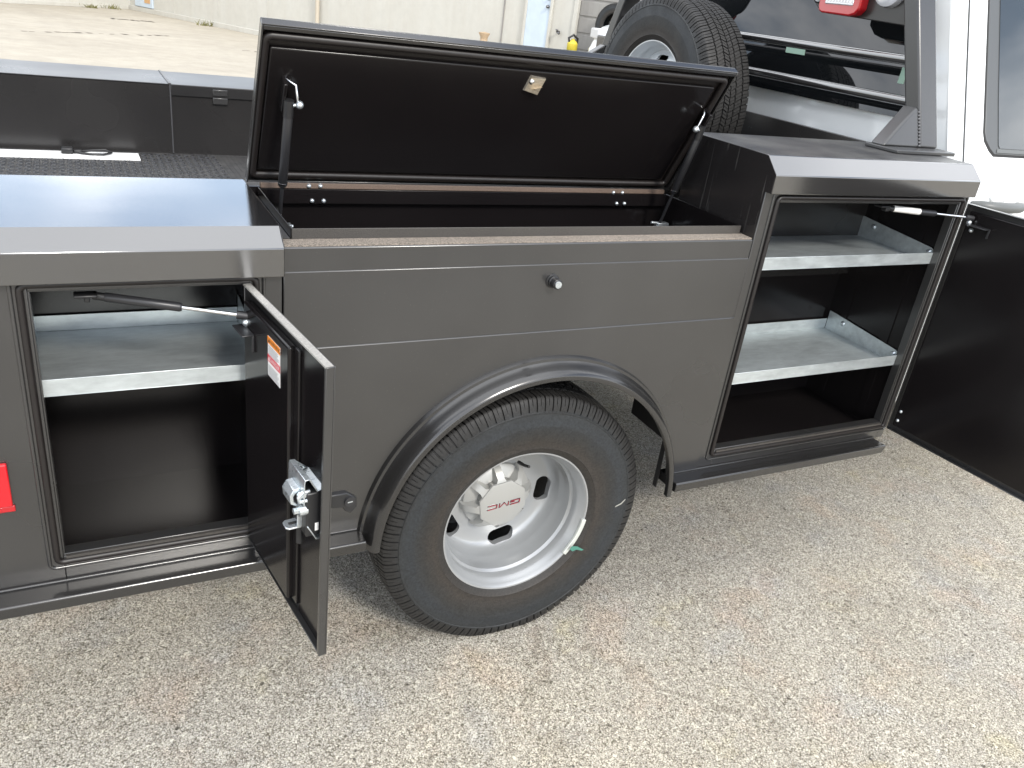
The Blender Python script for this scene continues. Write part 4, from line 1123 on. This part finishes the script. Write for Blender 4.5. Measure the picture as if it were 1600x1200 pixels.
mk('window_glass', side_poly([(1.990, 1.915), (1.945, 1.60), (1.928, 1.452), (1.934, 1.442), (2.86, 1.442), (2.64, 1.915)], 0.0095, 0.003), 'glass_side', cabdoor)
mk('trim_ledge', side_poly([(1.915, 1.428), (2.88, 1.4265), (2.87, 1.438), (1.920, 1.440)], 0.0100, 0.002), 'handle_shade', cabdoor, bevel=0.001)
hb = MB()
for i in range(0, 9):
    pass
path = [(1.800, 0.112, 1.270), (1.812, 0.090, 1.271), (1.850, 0.070, 1.271), (1.920, 0.062, 1.270), (1.990, 0.066, 1.269), (2.030, 0.082, 1.268), (2.042, 0.108, 1.268)]
mk('door_handle', MB().tube(path, [0.012, 0.0165, 0.0175, 0.0180, 0.0175, 0.0165, 0.012], 14), 'handle_shade', cabdoor, ang=70)
mk('handle_recess', MB().sphere((1.935, 0.114, 1.292), 0.028, 20, 12, (1.6, 0.35, 0.9)), 'white_paint', cabdoor, ang=70)

# rear window and its frame
def back_poly(pts, off, t=0.004):
    return MB().prism([(xr_(z) - off, y, z) for y, z in pts], (t, 0, 0))
glass = mk('rear_window', back_poly([(0.42, 1.493), (W - 0.42, 1.493), (W - 0.42, 1.56), (W - 0.50, 1.95), (0.50, 1.95), (0.42, 1.56)], 0.006, 0.005), 'glass_dark', cab_o)
mk('sticker', back_poly([(0.951, 1.640), (1.055, 1.640), (1.061, 1.664), (0.958, 1.664)], 0.008, 0.002), 'tape_green', glass)
mk('sticker', back_poly([(0.455, 1.600), (0.480, 1.600), (0.485, 1.652), (0.462, 1.652)], 0.008, 0.002), 'tape_green', glass)

# headache rack ------------------------------------------------
ry = lambda z: 0.193 + (z - 1.416) * 0.415
def post(f):
    a = [(1.568, ry(1.4292), 1.4292), (1.656, ry(1.4292), 1.4292), (1.656, ry(1.4292) + 0.062, 1.4292), (1.568, ry(1.4292) + 0.062, 1.4292)]
    b = [(x, y + (2.08 - 1.4292) * 0.415, 2.08) for x, y, z in a]
    mb = MB().add(a + b, [(0, 1, 2, 3), (4, 7, 6, 5), (0, 4, 5, 1), (1, 5, 6, 2), (2, 6, 7, 3), (3, 7, 4, 0)])
    return f(mb)
ident = lambda q: q
rack = mk('headache_rack', MB().tube([(1.612, ry(2.06) + 0.03, 2.06), (1.612, W - ry(2.06) - 0.03, 2.06)], 0.035, 16), 'grey_paint', truck, ang=50)
for f in (ident, mir):
    mk('rack_post', post(f), 'grey_paint', rack, bevel=0.008, seg=3)
    mk('rack_foot', f(MB().box(1.385, 1.662, 0.135, 0.262, 1.4172, 1.4290)), 'grey_paint', rack, bevel=0.003)
    g0, g1 = ry(1.43) + 0.003, ry(1.43) + 0.056
    dz = 0.115; lean = dz * 0.415
    V = [(1.395, g0, 1.4292), (1.5675, g0, 1.4292), (1.5675, g0 + lean, 1.4292 + dz), (1.555, g0 + lean, 1.4292 + dz), (1.395, g1, 1.4292), (1.5675, g1, 1.4292), (1.5675, g1 + lean, 1.4292 + dz), (1.555, g1 + lean, 1.4292 + dz)]
    mk('gusset', f(MB().add(V, [(0, 3, 2, 1), (4, 5, 6, 7), (0, 1, 5, 4), (1, 2, 6, 5), (2, 3, 7, 6), (3, 0, 4, 7)])), 'grey_paint', rack, bevel=0.007, seg=3)
    wb = MB()
    for i in range(11):
        z = 1.434 + 0.0098 * i
        wb.sphere((1.5675, ry(z) + 0.0035, z), 0.0052, 8, 6, (1.3, 0.8, 0.75))
    mk('weld_bead', f(wb), 'bulb', rack, ang=60)
    # lamp plate with rounded end and oval cut-out rim
    pl = [(0.36, 1.775), (0.60, 1.785), (0.76, 1.790), (0.80, 1.80), (0.84, 1.83), (0.86, 1.88), (0.86, 1.98), (0.82, 2.02), (0.42, 2.02)]
    lp_ = mk('lamp_plate', f(MB().prism([(1.585, y, z) for y, z in pl], (0.012, 0, 0))), 'paint_dark', rack, bevel=0.003)
    tl = [(0.585, 1.812), (0.600, 1.795), (0.625, 1.787), (0.752, 1.790), (0.768, 1.797), (0.774, 1.815), (0.774, 1.965), (0.760, 1.98), (0.600, 1.98), (0.585, 1.965)]
    mk('tail_light', f(MB().prism([(1.548, y, z) for y, z in tl], (0.040, 0, 0))), 'lens_red', rack, bevel=0.006, seg=3)
    mk('reverse_lens', f(MB().box(1.5445, 1.550, 0.615, 0.742, 1.820, 1.905)), 'lens_clear', rack, bevel=0.003)
    dots = MB()
    for i in range(9):
        for j in range(4):
            dots.box(1.5425, 1.5447, 0.622 + 0.0132 * i, 0.630 + 0.0132 * i, 1.828 + 0.018 * j, 1.840 + 0.018 * j)
    mk('lens_cells', f(dots), 'label_white', rack)
    mk('work_lamp', f(MB().lathe([(0.0, 1.560), (0.045, 1.560), (0.058, 1.565), (0.062, 1.585)], 24, 'x', (0, 0.500, 1.885))), 'lens_clear', rack)
    q = [(1.583, 0.81 + 0.035 * math.cos(2 * math.pi * k / 24), 1.88 + 0.055 * math.sin(2 * math.pi * k / 24)) for k in range(24)]
    mk('slot_rim', f(MB().tube(q, 0.006, 8, closed=True)), 'dark_chrome', rack, ang=60)
for z in (1.678, 1.555):
    mk('cross_tube', MB().tube([(1.600, ry(z) + 0.02, z), (1.600, W - ry(z) - 0.02, z)], 0.0158, 16), 'paint_top', rack, ang=50)

# ------------------------------------------------------------------ things on the bed
spare = thing('spare_wheel', (1.365, 1.31, 0.9645), 'spare wheel with silver disc standing on the truck bed by the rack', 'wheel')
sp_loc = Vector((1.365, 1.31, 1.3935))
ro = Matrix.Translation(Vector((0, 0, sp_loc.z - 0.9645))) @ Matrix.Rotation(R(-90), 4, 'Z')
def spare_part(nm, me):
    o = bpy.data.objects.new(nm, me); COL.objects.link(o); o.parent = spare; o.matrix_basis = ro; return o
SPP = [(0.2285, -0.0980), (0.2265, -0.1005), (0.2225, -0.1000), (0.2195, -0.0940), (0.2130, -0.0800), (0.2060, -0.0700), (0.2040, -0.0500), (0.1990, -0.0400), (0.1960, -0.0300),
       (0.1850, -0.0340), (0.1650, -0.0520), (0.1400, -0.0660), (0.1150, -0.0700), (0.0850, -0.0660), (0.0600, -0.0640), (0.0600, -0.0540), (0.1150, -0.0600), (0.1650, -0.0400), (0.2000, -0.0200), (0.2080, -0.0300), (0.2180, -0.0700), (0.2285, -0.0850)]
SRIM = bool_holes(SPP, 96, None, 'silver_spare', 'spare_rim', [capsule_cut(R(90 + 45 * k), 0.158, 0.018, 0.017, -0.12, 0.02) for k in range(8)])
spare_part('tyre', TYRE).matrix_basis = ro
spare_part('rim', SRIM)
strip = tag(mk('metal_strip', MB().box(-1.52, -0.638, 1.842, 1.962, 0.9655, 0.9705), 'alu', bevel=0.001), 'long white metal strip lying on the bed floor against the far box', 'metal strip')
cable = thing('strap_buckle', (-0.86, 1.93, 0.971), 'small black buckle with looped cord lying on the white strip', 'strap')
mk('buckle', MB().box(-0.905, -0.865, 1.905, 1.950, 0.9712, 0.992).box(-0.865, -0.835, 1.915, 1.940, 0.9712, 0.984), 'black_plastic', cable, bevel=0.004)
q = [(-0.835, 1.927, 0.978), (-0.80, 1.915, 0.985), (-0.755, 1.925, 0.986), (-0.735, 1.915, 0.978), (-0.765, 1.895, 0.9745), (-0.81, 1.895, 0.9745), (-0.845, 1.91, 0.976)]
mk('cord', MB().tube(q, 0.0045, 8), 'black_plastic', cable, ang=70)

# ------------------------------------------------------------------ building
CB = Vector((0.95, 27.0, 0)); dw = Vector((0.458, -0.889, 0)).normalized(); ni = Vector((-dw.y, dw.x, 0)) * -1
if ni.dot(Vector((-0.889, -0.458, 0))) < 0: ni = -ni
def WB(s, n, z): q = CB + dw * s + ni * n; return (q.x, q.y, z)
bld = thing('building', (0.95, 27.0, 0), 'off white painted building with plain walls beyond the concrete yard', 'building')
HB = 3.4
mk('wall', MB().box(0, 15.33, -0.3, 0.0, 0, HB, WB), 'wall', bld)
dl = Vector((-0.757, -0.653, 0)).normalized(); nl = Vector((-dl.y, dl.x, 0))
if nl.y > 0: nl = -nl
def WL(s, n, z): q = CB + dl * s + nl * n; return (q.x, q.y, z)
mk('wall', MB().box(0.02, 12.0, -0.3, 0.0, 0, HB, WL), 'wall', bld)
mk('plinth', MB().box(0.0, 15.30, 0.002, 0.05, 0.0, 0.125, WB), 'wall', bld, bevel=0.01)
mk('plinth', MB().box(0.1, 12.0, 0.002, 0.04, 0.0, 0.10, WL), 'wall', bld, bevel=0.01)
dp = mk('roller_door', MB().box(15.42, 17.2, -0.12, -0.06, 0.0, 2.9, WB), 'wall_grey', bld)
for i in range(9):
    mk('door_slat', MB().box(15.44, 17.18, -0.06, -0.045, 0.05 + 0.3 * i, 0.31 + 0.3 * i, WB), 'wall_grey', dp, bevel=0.01)
mk('door_jamb', MB().box(15.33, 15.42, -0.3, 0.03, 0, HB, WB), 'wall', bld, bevel=0.01)
mk('lintel', MB().box(15.42, 17.2, -0.3, 0.0, 2.9, HB, WB), 'wall', bld)
mk('end_wall', MB().box(17.2, 17.5, -6.0, 0.0, 0, HB, WB), 'wall', bld)
mk('downpipe', MB().tube([WB(8.16, 0.09, 0.02), WB(8.16, 0.09, HB)], 0.05, 10), 'cream', bld, ang=60)
bd = mk('blue_door', MB().box(14.24, 14.80, 0.002, 0.035, 0.02, 2.1, WB), 'door_blue', bld, bevel=0.004)
mk('door_frame', MB().box(14.19, 14.24, 0.002, 0.06, 0, 2.15, WB).box(14.80, 14.85, 0.002, 0.06, 0, 2.15, WB), 'wall', bld, bevel=0.005)
mk('door_knob', MB().sphere(WB(14.75, 0.07, 1.62), 0.035).sphere(WB(14.75, 0.06, 1.76), 0.025), 'dark_chrome', bd)
mk('wall_seam', MB().box(13.640, 13.665, 0.0, 0.02, 0.125, HB, WB), 'wall_grey', bld)
mk('wall_tap', MB().tube([WB(15.05, 0.0, 1.20), WB(15.05, 0.08, 1.20), WB(15.12, 0.10, 1.17)], 0.022, 8).sphere(WB(15.05, 0.09, 1.235), 0.03, sc=(1, 1, 0.5)), 'dark_chrome', bld, ang=60)
b2 = mk('small_hatch', MB().box(0.35, 1.22, 0.002, 0.05, 0.14, 1.15, WB), 'door_blue', bld, bevel=0.01)
mk('notice', MB().box(0.85, 1.12, 0.052, 0.060, 0.26, 0.75, WB), 'orange_notice', b2)
for k in range(1, 4):
    mk('wall_joint', MB().box(2.0 * k + 0.2, 2.0 * k + 0.215, 0.001, 0.006, 0.13, HB, WB), 'plinth' if False else 'wall', bld)

# bollard by the blue door
p = WB(13.55, 0.45, 0)
bo = thing('bollard', p, 'tan pipe bollard with flared cap beside the pale blue door', 'bollard')
mk('pipe', MB().lathe([(0.085, 0.0), (0.085, 0.80), (0.075, 0.86)], 20, 'z', p), 'tan', bo)
mk('cap', MB().lathe([(0.075, 0.86), (0.078, 0.90), (0.115, 0.965), (0.115, 0.985), (0.0, 1.0)], 20, 'z', p), 'tan', bo)

# dark cart with a yellow jug against the roller door
p = Vector(WB(15.95, 0.45, 0))
ct = thing('tool_cart', p, 'dark low steel cart standing at the grey roller door', 'cart')
mk('top', MB().box(15.45, 16.6, 0.15, 0.75, 0.86, 0.92, WB), 'frame_dark', ct, bevel=0.01)
mk('shelf', MB().box(15.45, 16.6, 0.15, 0.75, 0.25, 0.30, WB), 'frame_dark', ct, bevel=0.01)
for s in (15.48, 16.53):
    for n_ in (0.18, 0.68):
        mk('leg', MB().box(s, s + 0.04, n_, n_ + 0.04, 0.0, 0.86, WB), 'frame_dark', ct)
p = Vector(WB(15.68, 0.45, 0.921))
jg = thing('jug', p, 'yellow jug with black handle standing on the dark cart', 'jug')
mk('body', MB().lathe([(0.0, 0.0), (0.09, 0.0), (0.10, 0.02), (0.10, 0.13), (0.07, 0.17), (0.035, 0.19), (0.035, 0.21)], 20, 'z', p), 'yellow', jg)
mk('handle', MB().tube([p + Vector((-0.07, 0, 0.15)), p + Vector((-0.10, 0, 0.22)), p + Vector((0, 0, 0.28)), p + Vector((0.10, 0, 0.22)), p + Vector((0.09, 0, 0.10))], 0.022, 8), 'black_plastic', jg, ang=60)

# weeds along the wall foot
def weed(p, h, label):
    t = thing('weed', p, label, 'weed', 'weeds along the wall foot')
    mb = MB(); p = Vector(p)
    for i in range(26):
        a = random.uniform(0, 6.28); r_ = random.uniform(0.0, 0.32); b = p + Vector((r_ * math.cos(a), r_ * 0.3 * math.sin(a), 0))
        tip = b + Vector((random.uniform(-0.12, 0.12), random.uniform(-0.06, 0.06), h * random.uniform(0.4, 1.0)))
        sd = Vector((random.uniform(0.01, 0.02), random.uniform(-0.01, 0.01), 0))
        mb.add([b - sd, b + sd, tip], [(0, 1, 2)])
    mk('leaves', mb, 'grass', t)
weed((0.45, 26.30, 0.004), 0.16, 'dry weed tuft at the inner corner of the white wall')
weed((-0.15, 25.80, 0.004), 0.12, 'low dry weed tuft left of the wall corner')
weed(WB(4.0, 0.25, 0.004), 0.18, 'dry weed tuft along the wall just left of the open lid')

# ------------------------------------------------------------------ parked white pickup beyond the truck
pk = thing('parked_pickup', (10.2, 10.8, 0), 'white pickup parked near the building, its headlight showing beside the spare tyre', 'pickup')
px0, py0, py1 = 7.42, 9.9, 11.85
pr = [(0.0, 0.55), (0.02, 1.05), (0.10, 1.22), (0.18, 1.42), (0.45, 1.50), (1.45, 1.58), (2.1, 2.02), (3.2, 2.05), (3.45, 1.55), (5.6, 1.50), (5.6, 0.62), (0.4, 0.45)]
mk('body', MB().prism([(px0 + x, py0, z) for x, z in pr], (0, py1 - py0, 0)), 'white_paint', pk, bevel=0.10, seg=3)
mk('windscreen', MB().add([(px0 + 1.50, py0 + 0.15, 1.625), (px0 + 1.50, py1 - 0.15, 1.625), (px0 + 2.05, py1 - 0.25, 2.01), (px0 + 2.05, py0 + 0.25, 2.01),
                           (px0 + 1.53, py0 + 0.15, 1.60), (px0 + 1.53, py1 - 0.15, 1.60), (px0 + 2.08, py1 - 0.25, 1.99), (px0 + 2.08, py0 + 0.25, 1.99)],
                          [(0, 1, 2, 3), (4, 7, 6, 5), (0, 4, 5, 1), (1, 5, 6, 2), (2, 6, 7, 3), (3, 7, 4, 0)]), 'glass_dark', pk)
mk('side_window', MB().prism([(px0 + x, py0 - 0.012, z) for x, z in ((1.75, 1.60), (2.2, 1.95), (3.15, 1.97), (3.35, 1.60))], (0, 0.02, 0)), 'glass_dark', pk)
for y in (py0 - 0.006, py1 - 0.28):
    mk('headlight', MB().box(px0 + 0.045, px0 + 0.20, y, y + 0.29, 1.22, 1.40), 'lens_clear', pk, bevel=0.03)
mk('grille', MB().box(px0 - 0.03, px0 + 0.06, py0 + 0.35, py1 - 0.35, 0.85, 1.30), 'dark_chrome', pk, bevel=0.03)
mk('bumper', MB().box(px0 - 0.14, px0 + 0.25, py0 - 0.02, py1 + 0.02, 0.50, 0.80), 'chrome', pk, bevel=0.05)
for x in (0.95, 4.5):
    for y, rz in ((py0 + 0.10, 0), (py1 - 0.10, math.pi)):
        w = bpy.data.objects.new('wheel', RIM); link(w, pk); w.location = (px0 + x, y, 0.385); w.rotation_euler = (0, 0, rz)
        t = bpy.data.objects.new('tyre', TYRE); link(t, w)
# tyre hanging on the roller door
p = Vector(WB(16.38, 0.14, 1.44))
ht = bpy.data.objects.new('hanging_tyre', TYRE); COL.objects.link(ht)
ht.matrix_world = Matrix.Translation(p) @ Matrix.Rotation(math.atan2(-ni.x, ni.y) + math.pi, 4, 'Z')
tag(ht, 'dark bare tyre hanging on the grey roller door behind the pickup', 'tyre')
